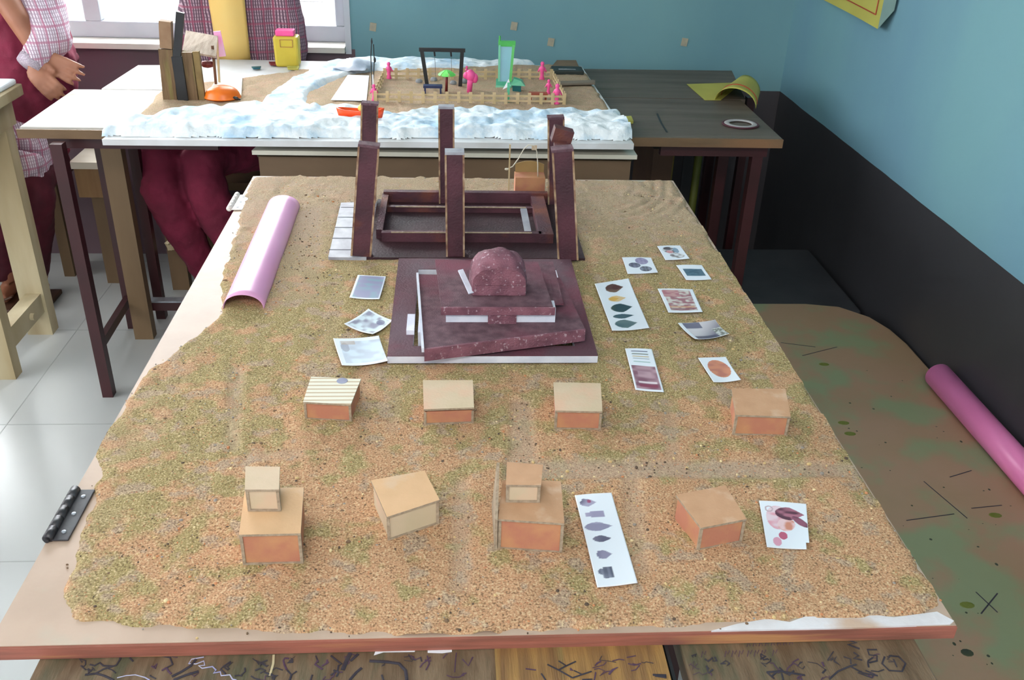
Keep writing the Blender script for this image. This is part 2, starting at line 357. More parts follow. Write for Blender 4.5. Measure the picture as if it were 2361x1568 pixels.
struct('trim_1', MB().box(wr_-.01, wr_+.012, YW-.006, YW+.2, wz0-.03, wz1), mat('white_trim', (206, 212, 220), None, 5, .6))

# ------------------------------------------------------------------ near desks under the board
DT = .822
def desk(name, label, x0, x1, y0, y1, zt, mtop, mleg, th=.028, lx=.04, group=None, feet=True):
    t = thing(name, label, 'desk', ((x0+x1)/2, (y0+y1)/2, 0), group)
    part('desktop', MB().box(x0, x1, y0, y1, zt-th, zt), mtop, t, bevel=.003)
    for ya in (y0+.03, y1-.05): part('apron', MB().box(x0+.03, x1-.03, ya, ya+.02, zt-th-.07, zt-th), mleg, t)
    if feet:
        for x in (x0+.05, x1-.05):
            for y in (y0+.05, y1-.05): part('leg', MB().box(x-lx/2, x+lx/2, y-lx/2, y+lx/2, 0, zt-th), mleg, t)
    return t
nd1 = desk('school_desk', 'scribbled brown wooden desk under the front left of the sand board', -.431, .232, .36, .98, DT, m_neardesk, m_redmetal)
nd2 = desk('school_desk', 'dark brown scribbled desk under the front right of the sand board', .252, .519, .36, .98, DT, m_neardesk, m_redmetal)
part('orange_plank', MB().box(.048, .232, .36, .98, DT-.001, DT+.0012), m_neardesk2, nd1)
part('metal_strip', MB().box(.234, .2375, .36, .98, DT-.02, DT+.001), m_black, nd1)
pen = {'k': mat('dark_pen_ink', (44, 40, 52), (60, 56, 66), 60, .6), 'w': mat('white_chalk_ink', (190, 190, 206), (150, 150, 200), 60, .7), 'p': mat('purple_pen_ink', (70, 46, 72), (84, 60, 84), 60, .6), 'c': mat('cream_scrape', (206, 196, 160), (190, 176, 140), 60, .8)}
S1 = [('k', 5, [(196, 1556), (222, 1553), (240, 1558), (262, 1568)]), ('k', 4, [(222, 1552), (238, 1543), (268, 1534), (277, 1520), (277, 1508)]), ('k', 4, [(207, 1532), (218, 1535), (230, 1528), (238, 1535), (262, 1536)]),
      ('k', 3, [(192, 1508), (215, 1506)]), ('w', 2.5, [(270, 1563), (290, 1558), (312, 1556), (334, 1562), (345, 1568)]), ('k', 4, [(366, 1511), (392, 1516), (398, 1532), (384, 1540)]), ('k', 6, [(396, 1560), (420, 1548), (440, 1535), (452, 1520)]), ('k', 6, [(400, 1568), (430, 1556), (458, 1548)]),
      ('w', 3, [(470, 1515), (442, 1520), (435, 1530), (452, 1531), (470, 1524), (472, 1534), (458, 1535), (466, 1541), (490, 1537), (498, 1545), (492, 1552), (508, 1549), (510, 1558), (530, 1556), (536, 1566), (545, 1568)]),
      ('k', 4, [(588, 1546), (600, 1541), (612, 1546), (600, 1552)]), ('c', 5, [(631, 1510), (630, 1530), (622, 1558)]), ('k', 4, [(662, 1545), (672, 1556), (684, 1548)]), ('k', 5, [(672, 1556), (668, 1568)]), ('k', 3, [(728, 1512), (734, 1528)]), ('k', 4, [(720, 1556), (716, 1568)]),
      ('k', 9, [(808, 1506), (798, 1526), (790, 1545)]), ('k', 6, [(826, 1508), (808, 1524)]), ('k', 7, [(852, 1524), (890, 1526), (920, 1530), (935, 1546), (938, 1568)]), ('k', 6, [(806, 1568), (822, 1550), (834, 1540)]), ('k', 4, [(880, 1556), (884, 1568)]),
      ('p', 3, [(985, 1512), (990, 1530), (982, 1545)]), ('p', 2, [(1052, 1505), (1048, 1550)]), ('p', 3, [(1066, 1520), (1080, 1535), (1090, 1515)])]
S2 = [('k', 3.5, [(1262, 1532), (1288, 1545), (1320, 1563)]), ('k', 3.5, [(1328, 1525), (1300, 1538), (1288, 1545)]), ('k', 3, [(1288, 1524), (1304, 1534)]), ('k', 3.5, [(1364, 1548), (1340, 1556), (1320, 1563)]), ('k', 3, [(1323, 1546), (1342, 1555)]),
      ('k', 3.5, [(1248, 1553), (1258, 1568)]), ('k', 3, [(1342, 1567), (1366, 1566)]), ('p', 2, [(1366, 1540), (1392, 1533), (1398, 1526)]), ('p', 3, [(1212, 1542), (1236, 1545)]), ('p', 2.5, [(1412, 1524), (1428, 1520), (1440, 1522)]), ('p', 2.5, [(1445, 1516), (1466, 1512)]),
      ('p', 3, [(1448, 1530), (1462, 1534), (1478, 1530)]), ('k', 5, [(1505, 1556), (1536, 1557), (1536, 1562), (1510, 1558)])]
S3 = [('k', 5, [(1768, 1550), (1800, 1548), (1856, 1557)]), ('k', 4, [(1802, 1552), (1806, 1568)]), ('k', 4, [(1768, 1550), (1785, 1565)]), ('k', 4, [(1912, 1566), (1932, 1548), (1960, 1536), (1975, 1532)]), ('k', 4, [(1960, 1536), (1990, 1552), (2024, 1558)]),
      ('k', 5, [(1950, 1474), (1975, 1482), (1955, 1486), (1982, 1496)]), ('k', 4, [(1968, 1504), (1980, 1512), (1968, 1518), (1988, 1522)]), ('k', 4, [(2022, 1498), (2000, 1498), (2004, 1510), (2022, 1512), (2022, 1524), (2004, 1528)]),
      ('k', 4, [(2040, 1514), (2034, 1530), (2050, 1546), (2080, 1548), (2088, 1530), (2072, 1514), (2050, 1512)]), ('k', 3, [(2060, 1520), (2068, 1538)]), ('k', 2.5, [(1908, 1522), (1922, 1502)]), ('k', 2, [(1862, 1526), (1884, 1530), (1905, 1545)])]
for i, (u, tx) in enumerate([(1622, 'H'), (1676, 'A'), (1692, 'S'), (1708, 'H'), (1728, 'O'), (1744, 'K'), (1760, 'H'), (1786, 'R')]):
    v = 1508-(u-1622)*.02
    S3.append(('p', 1.5, [(u-5, v+8), (u-2, v-6), (u+2, v+2), (u+6, v-7)])); 
for i in range(8): S3.append(('p', 1.5, [(1722+i*14, 1491-i*.6), (1726+i*14, 1480-i*.6), (1730+i*14, 1490-i*.6)]))
S3 += [('p', 1.5, [(1588, 1535), (1600, 1525), (1596, 1545), (1608, 1530)]), ('p', 1.5, [(1598, 1556), (1612, 1550), (1620, 1556), (1634, 1550)])]
def scribble(S, t, z):
    for c, wpx, pts in S:
        b = MB(); b.tube([at(u, v, z) for u, v in pts], wpx*.00028, 6, flat=.3); part('graffiti', b, pen[c], t)
rg = random.Random(11)
def extra(ua, ub, n_, kk):
    o_ = []
    for _ in range(n_):
        u = rg.uniform(ua, ub); v = rg.uniform(1512, 1562); q = [(u, v)]
        for _ in range(rg.randint(2, 6)): u += rg.uniform(-14, 18); v = min(1568, max(1508, v+rg.uniform(-12, 12))); q.append((u, v))
        o_.append((rg.choice(kk), rg.uniform(1.5, 4.5), q))
    return o_
S1 += extra(180, 1030, 38, 'kkkpp'); S2 += extra(1200, 1490, 8, 'ppk'); S3 += extra(1590, 2060, 26, 'kkp')
scribble(S1, nd1, DT+.0004); scribble(S2, nd1, DT+.0016); scribble(S3, nd2, DT+.0004)
# letters written on the desk (FF, FLL)
# ------------------------------------------------------------------ green low bench on the right, its roll of pink paper
GZ = .345
t = thing('low_bench', 'wide low bench with green and brown stained top along the blue wall', 'bench', (1.05, 1.2, 0))
pts = [(.62, .2), (.80, 1.1), (.62, 1.4), (.62, 2.52), (1.1, 2.52), (1.22, 2.505), (1.285, 2.44), (1.312, 2.3), (1.312, .2)]
pts = [(.66, .3), (1.312, .3), (1.312, 2.27), (1.30, 2.36), (1.27, 2.44), (1.2, 2.51), (1.1, 2.53), (.66, 2.53)]
part('bench_top', MB().prism(pts, GZ-.035, GZ), m_greenbench, t, bevel=.006)
for x in (.72, 1.25):
    for y in (.4, 2.35): part('leg', MB().box(x-.03, x+.03, y-.03, y+.03, 0, GZ-.035), m_wood, t)
b = MB()
for pl in ([(2250, 1365), (2300, 1412)], [(2300, 1368), (2262, 1415)], [(2090, 1200), (2200, 1185)], [(2130, 1110), (2230, 1195)], [(2240, 1172), (2310, 1165)], [(1800, 790), (1880, 800)], [(1850, 820), (1930, 800)], [(2190, 1100), (2240, 1085)]):
    b.tube([at(u, v, GZ+.0003) for u, v in pl], .0014, 5, flat=.3)
part('scratch', b, pen['k'], t)
random.seed(3); b = MB()
for k in range(70):
    u = random.uniform(1900, 2340); v = random.uniform(760, 1540); p = at(u, v, GZ)
    if p.x < 1.27 and p.x > .7: b.lathe((p.x, p.y, GZ-.0002), [(random.uniform(.001, .0045), 0), (.0007, .0007)], 7, 1, random.uniform(.5, 1.5))
b.lathe((*at(2230, 1505, GZ).xy, GZ-.0002), [(.012, 0), (.01, .0008)], 10, 1, .8)
part('ink_spot', b, mat('dark_green_ink', (44, 52, 44), (60, 66, 40), 60, .6), t)
for u, v in ((1945, 975), (1960, 1000), (2295, 1188), (2230, 1395), (1900, 840)): part('green_paint_stain', MB().lathe((*at(u, v, GZ).xy, GZ-.0002), [(.012, 0), (.009, .0007)], 10, 1.3, .8), mat('olive_green_paint', (96, 106, 30), (110, 116, 50), 60, .6), t)
# pink roll
r = .034; y_n, y_f = 1.25, 2.035; x = XW-.004-r
b = MB(); b.tube([(x, y_n, GZ+r+.001), (x, y_f, GZ+r+.001)], r, 28); b.tube([(x, y_f, GZ+r+.001), (x, y_f+.006, GZ+r+.001)], [r, r*.8], 28)
single('paper_roll', b, mat('deep_pink_chart_paper', (234, 134, 188), (226, 124, 178), 5, .35), 'rolled pink chart paper lying on the low bench against the dark wall', 'paper roll', (x, 1.65, GZ), True)
# bench end frame seen at the bottom right
t = thing('narrow_bench', 'narrow wooden seat between the scribbled desk and the low bench', 'bench', (.585, .65, 0))
part('seat', MB().box(.535, .64, .35, 1.02, .55, .575), m_greenbench, t); 
for y in (.4, .97): part('leg', MB().box(.56, .61, y-.02, y+.02, 0, .55), m_wood, t)

# ------------------------------------------------------------------ main board
BX0, BX1, BY0, BY1, BZ = -.480, .5627, .7262, 2.2263, .84
bd = thing('display_board', 'large wooden board covered with brown sand, carrying the brown cardboard houses', 'board', (.04, 1.47, DT))
m_board = mat('bare_board', (190, 166, 148), (178, 154, 136), 10, .5, .1, 60, c3=(168, 172, 156), s3=6, ramp3=(.6, .75))
part('panel', MB().box(BX0, BX1, BY0, BY1, BZ-.017, BZ), m_board, bd)
m_edge = mat('red_ply_edge', (164, 98, 82), (134, 84, 70), 30, .6, .2, 60, stretch=(.3, 1, 4), c3=(184, 130, 86), s3=14)
part('front_edging', MB().box(BX0, BX1, BY0-.003, BY0, BZ-.017, BZ-.001), m_edge, bd, label='red plywood front edge')
part('chalk_smear', MB().prism([at(u, v, BZ).xy for u, v in ((1640, 1456), (1700, 1440), (1770, 1428), (1820, 1436), (1880, 1415), (1960, 1412), (2060, 1425), (2160, 1412), (2199, 1433), (2190, 1441), (1960, 1449))], BZ-.001, BZ+.0012),
     mat('chalky_white', (232, 232, 238), (206, 202, 204), 12, .8, .3, 90, c3=(196, 170, 150), s3=10), bd, label='chalky white front corner')
# desk legs to carry the far half of the board
nd3 = desk('school_desk', 'wooden desk hidden beneath the middle of the sand board', -.40, .50, 1.1, 2.1, DT, m_neardesk, m_redmetal)

# sand
def sandmat(name, near=True):
    m = bpy.data.materials.new(name); nt, N, L, P = nodes(m); P.inputs['Roughness'].default_value = .95; P.inputs['Specular IOR Level'].default_value = .15
    tc = N.new('ShaderNodeNewGeometry'); pos = tc.outputs['Position']
    def noise(sc, det=3, off=0):
        mp = N.new('ShaderNodeMapping'); mp.inputs['Location'].default_value = (off, off*.7, 0); L.new(pos, mp.inputs[0])
        n = N.new('ShaderNodeTexNoise'); n.inputs['Scale'].default_value = sc; n.inputs['Detail'].default_value = det; L.new(mp.outputs[0], n.inputs[0]); return n.outputs['Fac']
    def ramp(f, a, b_):
        r_ = N.new('ShaderNodeMapRange'); r_.inputs[1].default_value = a; r_.inputs[2].default_value = b_; L.new(f, r_.inputs[0]); return r_.outputs[0]
    at_ = N.new('ShaderNodeAttribute'); at_.attribute_name = 'paint'; s_ = N.new('ShaderNodeSeparateColor'); L.new(at_.outputs['Color'], s_.inputs[0])
    khaki, tan, taupe = lin((158, 142, 98)), lin((188, 146, 112)), lin((170, 148, 128))
    c = mixc(N, L, ramp(mathn(N, L, 'ADD', noise(24, 6, 2), mathn(N, L, 'MULTIPLY', s_.outputs[1], .17)), .52, .62), khaki, tan)
    c = mixc(N, L, mathn(N, L, 'MULTIPLY', ramp(noise(34, 5, 9), .56, .63), .85), c, taupe)
    c = mixc(N, L, s_.outputs[0], c, lin((178, 156, 136)))
    gr = noise(420, 2, 4); keep = mathn(N, L, 'SUBTRACT', 1.0, mathn(N, L, 'MULTIPLY', s_.outputs[0], .55))
    c = mixc(N, L, mathn(N, L, 'MULTIPLY', ramp(gr, .54, .68), mathn(N, L, 'MULTIPLY', keep, .8)), c, lin((216, 194, 156)))
    c = mixc(N, L, mathn(N, L, 'MULTIPLY', ramp(gr, .46, .32), mathn(N, L, 'MULTIPLY', keep, .85)), c, lin((104, 84, 64)))
    c = mixc(N, L, mathn(N, L, 'MULTIPLY', ramp(noise(230, 2, 14), .64, .7), .6), c, lin((192, 128, 94)))
    L.new(c, P.inputs['Base Color'])
    b_ = N.new('ShaderNodeBump'); b_.inputs['Strength'].default_value = .7; b_.inputs['Distance'].default_value = .002; L.new(gr, b_.inputs['Height']); L.new(b_.outputs[0], P.inputs['Normal'])
    return m
m_sand = sandmat('coarse_sand')
def pxpoly(pts, z=BZ): return [at(u, v, z) for u, v in pts]
SANDP = pxpoly([(590, 408), (1548, 420), (1740, 706), (1838, 860), (1955, 1065), (2060, 1225), (2170, 1395), (2120, 1420), (1900, 1424), (1760, 1436), (1500, 1447), (1200, 1456), (900, 1462), (600, 1452), (330, 1440), (180, 1418), (155, 1370), (175, 1280), (215, 1180), (232, 1090), (222, 1030), (280, 960), (340, 860), (420, 800), (500, 740), (520, 700), (510, 650), (540, 560), (556, 500), (560, 460)])
LANES = [([(1165, 1062), (1965, 1070), (1960, 1103), (1160, 1110)], .85), ([(1178, 925), (1222, 925), (1235, 1060), (1172, 1060)], .7), ([(530, 850), (565, 850), (550, 1045), (520, 1045)], .6),
         ([(1525, 925), (1550, 925), (1570, 1060), (1530, 1060)], .45), ([(1045, 1110), (1080, 1110), (1085, 1370), (1040, 1370)], .6), ([(1435, 1100), (1470, 1100), (1500, 1330), (1455, 1330)], .55), ([(880, 870), (925, 870), (920, 1000), (890, 1000)], .35), ([(820, 850), (860, 850), (850, 1000), (830, 1000)], .3),
         ([(560, 1045), (700, 1040), (700, 1062), (560, 1068)], .5), ([(640, 500), (740, 480), (740, 700), (600, 720)], .4), ([(760, 650), (800, 650), (770, 850), (720, 850)], .2)]
FLATQ = [[(1515, 568), (1568, 566), (1590, 597), (1534, 600)], [(1434, 594), (1501, 594), (1517, 629), (1447, 632)], [(1559, 612), (1618, 611), (1641, 645), (1582, 646)], [(1371, 657), (1449, 644), (1497, 759), (1411, 765)], [(1516, 666), (1597, 667), (1620, 720), (1541, 721)],
         [(1562, 752), (1648, 744), (1680, 777), (1602, 789)], [(1441, 804), (1503, 805), (1531, 905), (1465, 899)], [(1609, 828), (1673, 825), (1708, 879), (1645, 884)], [(825, 636), (890, 639), (875, 692), (806, 688)], [(850, 719), (905, 745), (860, 778), (794, 754)], [(769, 788), (874, 781), (895, 840), (789, 850)],
         [(1325, 1143), (1410, 1136), (1470, 1345), (1377, 1355)], [(1750, 1155), (1859, 1162), (1867, 1268), (1768, 1262)], [(900, 845), (1378, 845), (1315, 618), (912, 620)], [(760, 597), (1350, 600), (1260, 462), (785, 470)], [(975, 800), (1345, 800), (1300, 640), (960, 640)]]
def sandfn(X, Y):
    m0 = inpoly(X+.010*(fnoise(X.shape, 9, 1)-.5), Y+.014*(fnoise(X.shape, 9, 2)-.5), SANDP); m = blur(m0.astype(float), 3)
    lane = np.zeros(X.shape)
    for p, s_ in LANES: lane = np.maximum(lane, s_*inpoly(X+.004*(fnoise(X.shape, 8, 5)-.5), Y, pxpoly(p)))
    lane = blur(lane, 3); far = np.clip((Y-1.62)/.35, 0, 1)
    h = .0016+.0030*fnoise(X.shape, 14, 3)+.0018*fnoise(X.shape, 5, 4)+.0009*np.random.rand(*X.shape)
    h = h*(1-.75*lane); flat = np.zeros(X.shape)
    for q in FLATQ: flat = np.maximum(flat, inpoly(X, Y, pxpoly(q)))
    h = h*(1-.6*blur(flat, 2))
    rr = np.sqrt((X-.33)**2+((Y-2.18)*.9)**2); h += (np.sin(rr*230+3*fnoise(X.shape, 30, 8))*.0010)*np.exp(-((rr-.22)/.10)**2)*(Y > 1.75)*(X > .25)
    rr = np.sqrt((X+.62)**2+(Y-.95)**2); h += np.sin(rr*170+4*fnoise(X.shape, 24, 9))*.0006*np.exp(-((rr-.36)/.09)**2)
    h += .006*np.clip(fnoise(X.shape, 7, 11)-.62, 0, 1)*((Y > 1.9) | (X < -.38))
    Z = BZ-.0015+h*m+.0012*m
    tp = np.clip(.72*far+lane*.9+.25*(X < -.40)*(fnoise(X.shape, 10, 12)), 0, 1)
    orange = np.clip((1.28-Y)/.35, -.3, 1)*np.clip((X+.42)/.28, -.25, 1)
    return Z, (m > .04), np.stack([blur(tp, 4), np.clip(orange*.8+.12, -.3, 1), 0*tp], -1)
o = field('sand', BX0+.002, BX1-.002, BY0+.002, BY1-.002, .0033, sandfn, m_sand)
tag(o, 'coarse brown sand spread over the large board with smoothed tracks', 'sand', kind='stuff')
def sz(x, y): return BZ+.0035
# loose grains and clods on the sand
rs = np.random.RandomState(5); V = []; F = []; Cc = []
ico = MB().ell((0, 0, 0), (1, 1, 1), 6); iv = np.array([tuple(v) for v in ico.v]); tri = []
for f in ico.f: tri += [f] if len(f) == 3 else [(f[0], f[1], f[2]), (f[0], f[2], f[3])]
tri = np.array(tri); cols = [lin((206, 178, 128))[:3], lin((120, 96, 74))[:3], lin((196, 134, 92))[:3], lin((150, 142, 134))[:3], lin((226, 206, 160))[:3], lin((90, 74, 62))[:3]]
n = 0; FQ = [pxpoly(q) for q in FLATQ]
while n < 7000:
    x = rs.uniform(BX0, BX1); y = rs.uniform(BY0, BY1)
    if not inpoly(np.array([x+rs.normal()*.006]), np.array([y+rs.normal()*.008]), SANDP)[0] or any(inpoly(np.array([x]), np.array([y]), q)[0] for q in FQ): continue
    s_ = rs.choice([.0010, .0014, .0019, .0027], p=[.5, .3, .16, .04]); big = rs.rand() < .012
    if big: s_ *= 1.7
    V.append(iv*np.array([s_*rs.uniform(.7, 1.3), s_*rs.uniform(.7, 1.3), s_*.7])+np.array([x, y, BZ+(.0032 if inpoly(np.array([x]), np.array([y]), SANDP)[0] else .0008)])); F.append(tri+n*len(iv))
    c = cols[rs.choice(6, p=[.2, .24, .16, .16, .06, .18])]; Cc.append(np.tile(np.array(c), (len(iv), 1))); n += 1
o = np_mesh('sand_grains', np.concatenate(V), np.concatenate(F), attr_mat('grain_colours', .9), (.04, 1.47, BZ), False, {'paint': np.concatenate(Cc)})
tag(o, 'loose coarse grains and small clods lying on the sand', 'gravel', kind='stuff')

# ------------------------------------------------------------------ hinges on the left edge
for lb, pp in (('white paper edge sticking out under the board front, widest of three', [(862, 1511), (884, 1504), (956, 1503), (958, 1498), (866, 1500)]), ('short white paper edge beneath the middle of the board front', [(986, 1505), (1020, 1506), (1042, 1503), (1042, 1497), (986, 1499)]), ('thin white paper edge under the board above the orange plank', [(1418, 1489), (1422, 1493), (1504, 1489), (1504, 1484)])):
    P_ = [at(u, v, DT+.0006) for u, v in pp]; P_ = P_[::-1]; c_ = sum(P_, Vector())/len(P_); single('paper_edge', MB().prism([q.xy for q in P_], DT+.0003, DT+.0007), m_white, lb, 'paper', tuple(c_), group='papers under the board')
p = at(1871, 1468, DT); single('cream_crumb', MB().ell((p.x, p.y, DT+.003), (.009, .004, .003), 10), m_string, 'cream crumb beneath the chalky front corner of the board', 'crumb', (p.x, p.y, DT), True)
def hinge(label, xL, xR, ya, yb, m, leaf2=True):
    z = BZ+.001; t = thing('hinge', label, 'hinge', ((xL+xR)/2, (ya+yb)/2, BZ))
    part('leaf', MB().box(xL, xR, ya, yb, z, z+.0022), m, t, bevel=.0008)
    n = 5; k = MB()
    for i in range(n): d = (yb-ya)/n; k.tube([(xL-.004, ya+d*i+.0006, z+.003), (xL-.004, ya+d*(i+1)-.0006, z+.003)], .0062, 14)
    part('knuckle', k, m, t, True); part('pin', MB().tube([(xL-.004, ya-.003, z+.003), (xL-.004, yb+.003, z+.003)], .003, 10), m, t)
    s_ = MB()
    for f in (.15, .5, .85): s_.lathe((xL+(xR-xL)*.5, ya+(yb-ya)*f, z+.0022), [(.0030, 0), (.0026, .0010), (.0012, .0013)], 12)
    part('screw', s_, m_steel, t)
    return t
hinge('black metal hinge on the near left edge of the board', -.474, -.454, .888, .985, mat('black_hinge_metal', (52, 50, 54), (74, 74, 78), 30, .4, metal=.3))
hinge('hinge on the far left edge of the board, its glare painted pale', -.486, -.461, 1.99, 2.085, mat('glare_hinge_metal', (236, 232, 226), (220, 214, 210), 30, .35, metal=.1))  # shine on this hinge is put into its near-white colour

# ------------------------------------------------------------------ pink half pipe
a = .0355; hh = .029
def arch(y0, y1, xc0, xc1, m):
    P = []
    for i in range(25):
        y = y0+(y1-y0)*i/24; xc = xc0+(xc1-xc0)*i/24; P.append([(xc-a*math.cos(math.pi*j/24), y, BZ+.001+hh*math.sin(math.pi*j/24)**.85) for j in range(25)])
    return MB().grid(P)
single('paper_tunnel', arch(1.5, 2.01, -.365, -.3725, m_pink), mat('light_pink_chart_paper', (236, 176, 216), (228, 164, 208), 4, .3), 'long pink paper half tunnel standing on the sand', 'paper tunnel', (-.368, 1.75, BZ), True, solid=.0008)

# ------------------------------------------------------------------ cardboard houses
def lerp(a_, b_, t_): return a_+(b_-a_)*t_
def house(label, top, h, mtop=m_lid, mwall=m_card, z=None, lidh=.003, gap=0, parent=None, over=.001, group='small cardboard box houses on the sand', inset=.002, seal=True):
    # top: four ground-plan corners, ccw from front left
    z = BZ+.003 if z is None else z; c = sum(top, Vector((0, 0)))/4; new = parent is None
    if new: parent = thing('cardboard_house', label, 'model house', (c.x, c.y, z), group)
    th = .0028; inn = [c+(p-c)*(1-inset/(p-c).length) for p in top]
    wl_ = MB()
    for i in range(4):
        p, q = inn[i], inn[(i+1) % 4]; d = (q-p).normalized(); n_ = Vector((-d.y, d.x))*th
        wl_.hexa([(*p, z), (*q, z), (*(q+n_), z), (*(p+n_), z)], [(*p, z+h-lidh-gap), (*q, z+h-lidh-gap), (*(q+n_), z+h-lidh-gap), (*(p+n_), z+h-lidh-gap)])
    part('wall' if new else 'upper_wall', wl_, mwall, parent)
    e = MB()                                        # cut corrugated edges standing proud at the front corners and the foot
    for i in (0, 1):
        p = inn[i]; e.beam((*p, z), (*p, z+h-lidh-gap-.001), .0035, .0035)
    p, q = inn[0], inn[1]; e.beam((*p, z+.0012), (*q, z+.0012), .004, .0025)
    part('cut_edge', e, m_cardedge, parent)
    lid = [c+(p-c)*(1+over/(p-c).length) for p in top]; l_ = MB()
    l_.prism(lid, z+h-lidh, z+h); l_.mi = [1 if i != 1 else 0 for i in range(len(l_.f))]
    part('lid' if new else 'upper_lid', l_, [mtop, m_cardedge], parent)
    return parent
def q2(pts, z): return [at(u, v, z).xy for u, v in pts]
ZB = BZ+.003
def hgt(ub, vb, ut, vt): b_ = at(ub, vb, ZB); return atY(ut, vt, b_.y).z-ZB
m_striped = bpy.data.materials.new('white_striped_card'); nt, N, L, P = nodes(m_striped); P.inputs['Roughness'].default_value = .7
g_ = N.new('ShaderNodeNewGeometry'); sx_ = N.new('ShaderNodeSeparateXYZ'); L.new(g_.outputs['Position'], sx_.inputs[0])
L.new(mixc(N, L, mathn(N, L, 'GREATER_THAN', mathn(N, L, 'SINE', mathn(N, L, 'MULTIPLY', sx_.outputs[1], 620)), .55), lin((226, 222, 206)), lin((190, 170, 140))), P.inputs['Base Color'])
h = hgt(706, 966, 700, 925); h1 = h
hs = house('cardboard house with a white striped lid, leftmost of the far row', q2([(700, 926), (808, 932), (831, 874), (718, 869)], ZB+h), h, m_striped)
p = at(789, 878, ZB+h); part('round_sticker', MB().lathe((p.x, p.y, ZB+h-.0002), [(.0085, 0), (.008, .0006)], 20), mat('grey_blue_print', (120, 124, 150), (140, 144, 170), 60, .6), hs)
h = hgt(983, 980, 978, 943); house('cardboard house with pale lid and open front slit, second of the far row', q2([(978, 943), (1092, 939), (1089, 877), (976, 877)], ZB+h), h, m_cardpale, gap=.003)
h = hgt(1277, 993, 1282, 949); house('cardboard house with pale grey lid and a white dot, third of the far row', q2([(1281, 946), (1388, 948), (1384, 884), (1277, 882)], ZB+h), h, m_cardpale, gap=.001)
h = hgt(1700, 1003, 1700, 956); house('cardboard house with brown lid at the right end of the far row', q2([(1697, 956), (1822, 960), (1810, 897), (1688, 896)], ZB+h), h)
# near row
h = hgt(566, 1303, 558, 1232); h5 = h
t5 = house('two-storey cardboard house at the left end of the near row', q2([(552, 1232), (692, 1229), (699, 1124), (566, 1128)], ZB+h), h, mat('light_cardboard', (216, 176, 136), (206, 168, 128), 20, .85, .1, 260, c3=(206, 188, 168), s3=10))
zz = ZB+h+.0002; b_ = at(570, 1178, zz); hu = atY(567, 1127, b_.y).z-zz
house('', q2([(566, 1128), (642, 1128), (644, 1077), (567, 1076)], zz+hu), hu, m_cardpale, m_cardpale, z=zz, parent=t5)
h = .0375
house('pale cardboard house turned at an angle, second of the near row', q2([(893, 1191), (1012, 1152), (978, 1086), (857, 1108)], ZB+h), h, mat('light_cardboard', (214, 176, 138)), m_cardpale)
h = hgt(1145, 1268, 1152, 1198)
t7 = house('cardboard house with a narrow upper storey, beside the white strip of arrowheads', q2([(1150, 1196), (1300, 1206), (1292, 1110), (1160, 1108)], ZB+h), h)
zz = ZB+h+.0002; b_ = at(1163, 1158, zz); hu = max(.02, atY(1168, 1117, b_.y).z-zz)
house('', q2([(1168, 1117), (1246, 1118), (1251, 1072), (1170, 1066)], zz+hu), hu, m_lid, m_cardpale, z=zz, parent=t7)
w7 = MB(); P0 = [at(u, v, ZB+.004) for u, v in ((1140, 1262), (1148, 1268))]
pt = at(1150, 1196, ZB+h); w7.hexa([(pt.x-.0045, pt.y-.003, ZB), (pt.x-.001, pt.y-.003, ZB), (pt.x-.001, pt.y+.078, ZB), (pt.x-.0045, pt.y+.078, ZB)], [(pt.x-.0045, pt.y-.003, ZB+h+.001), (pt.x-.0012, pt.y-.003, ZB+h+.001), (pt.x+.004, pt.y+.078, ZB+h+hu*.9), (pt.x+.0005, pt.y+.078, ZB+h+hu*.9)])
part('side_flap', w7, m_cardedge, t7)
h = .037
house('brown cardboard house turned at an angle, right end of the near row', q2([(1617, 1216), (1720, 1196), (1672, 1120), (1560, 1141)], ZB+h), h)

# ------------------------------------------------------------------ pictures on white cards
def vnoise(S, T, sc, seed): 
    g = np.random.RandomState(seed); return fnoise(S.shape, max(1.5, S.shape[0]/sc), seed)
def card(name, label, quad, fn, z=BZ+.0066, n=56, curl=0, notch=None, cat='picture card', group='picture cards on the sand'):
    c = [at(u, v, z) for u, v in quad]     # TL,TR,BR,BL in photo
    wd = ((c[1]-c[0]).length+(c[2]-c[3]).length)/2; ht = ((c[3]-c[0]).length+(c[2]-c[1]).length)/2
    nx = max(24, int(n*min(1.6, wd/max(ht, .01)))); ny = max(24, int(n*min(2.2, ht/max(wd, .01))))
    s_ = np.linspace(0, 1, nx); t_ = np.linspace(0, 1, ny); S, T = np.meshgrid(s_, t_)
    A = np.array([tuple(p) for p in c]); Pp = (A[0]*((1-S)*(1-T))[..., None]+A[1]*(S*(1-T))[..., None]+A[2]*(S*T)[..., None]+A[3]*((1-S)*T)[..., None])
    Pp[..., 2] += .0006+curl*((S-.5)**2+(T-.5)**2)+.0006*np.sin(S*4+T*3)
    colr = np.zeros(S.shape+(3,)); colr[:] = lin((226, 234, 244))[:3]; colr = fn(S, T, colr)
    colr[(S < .012) | (S > .988) | (T < .012) | (T > .988)] = lin((232, 234, 240))[:3]
    mask = np.ones(S.shape, bool)
    if notch: mask &= ~((S > notch[0]) & (T > notch[1]))
    idx = np.arange(nx*ny).reshape(ny, nx); keep = mask[:-1, :-1] & mask[1:, 1:] & mask[1:, :-1] & mask[:-1, 1:]
    Fc = np.stack([idx[1:, :-1][keep], idx[1:, 1:][keep], idx[:-1, 1:][keep], idx[:-1, :-1][keep]], 1)
    ctr = A.mean(0); o = np_mesh(name, Pp.reshape(-1, 3), Fc, attr_mat('printed_paper', .6), tuple(ctr), True, {'paint': colr.reshape(-1, 3)})
    md = o.modifiers.new('thickness', 'SOLIDIFY'); md.thickness = .0006; md.offset = -1
    return tag(o, label, cat, group)
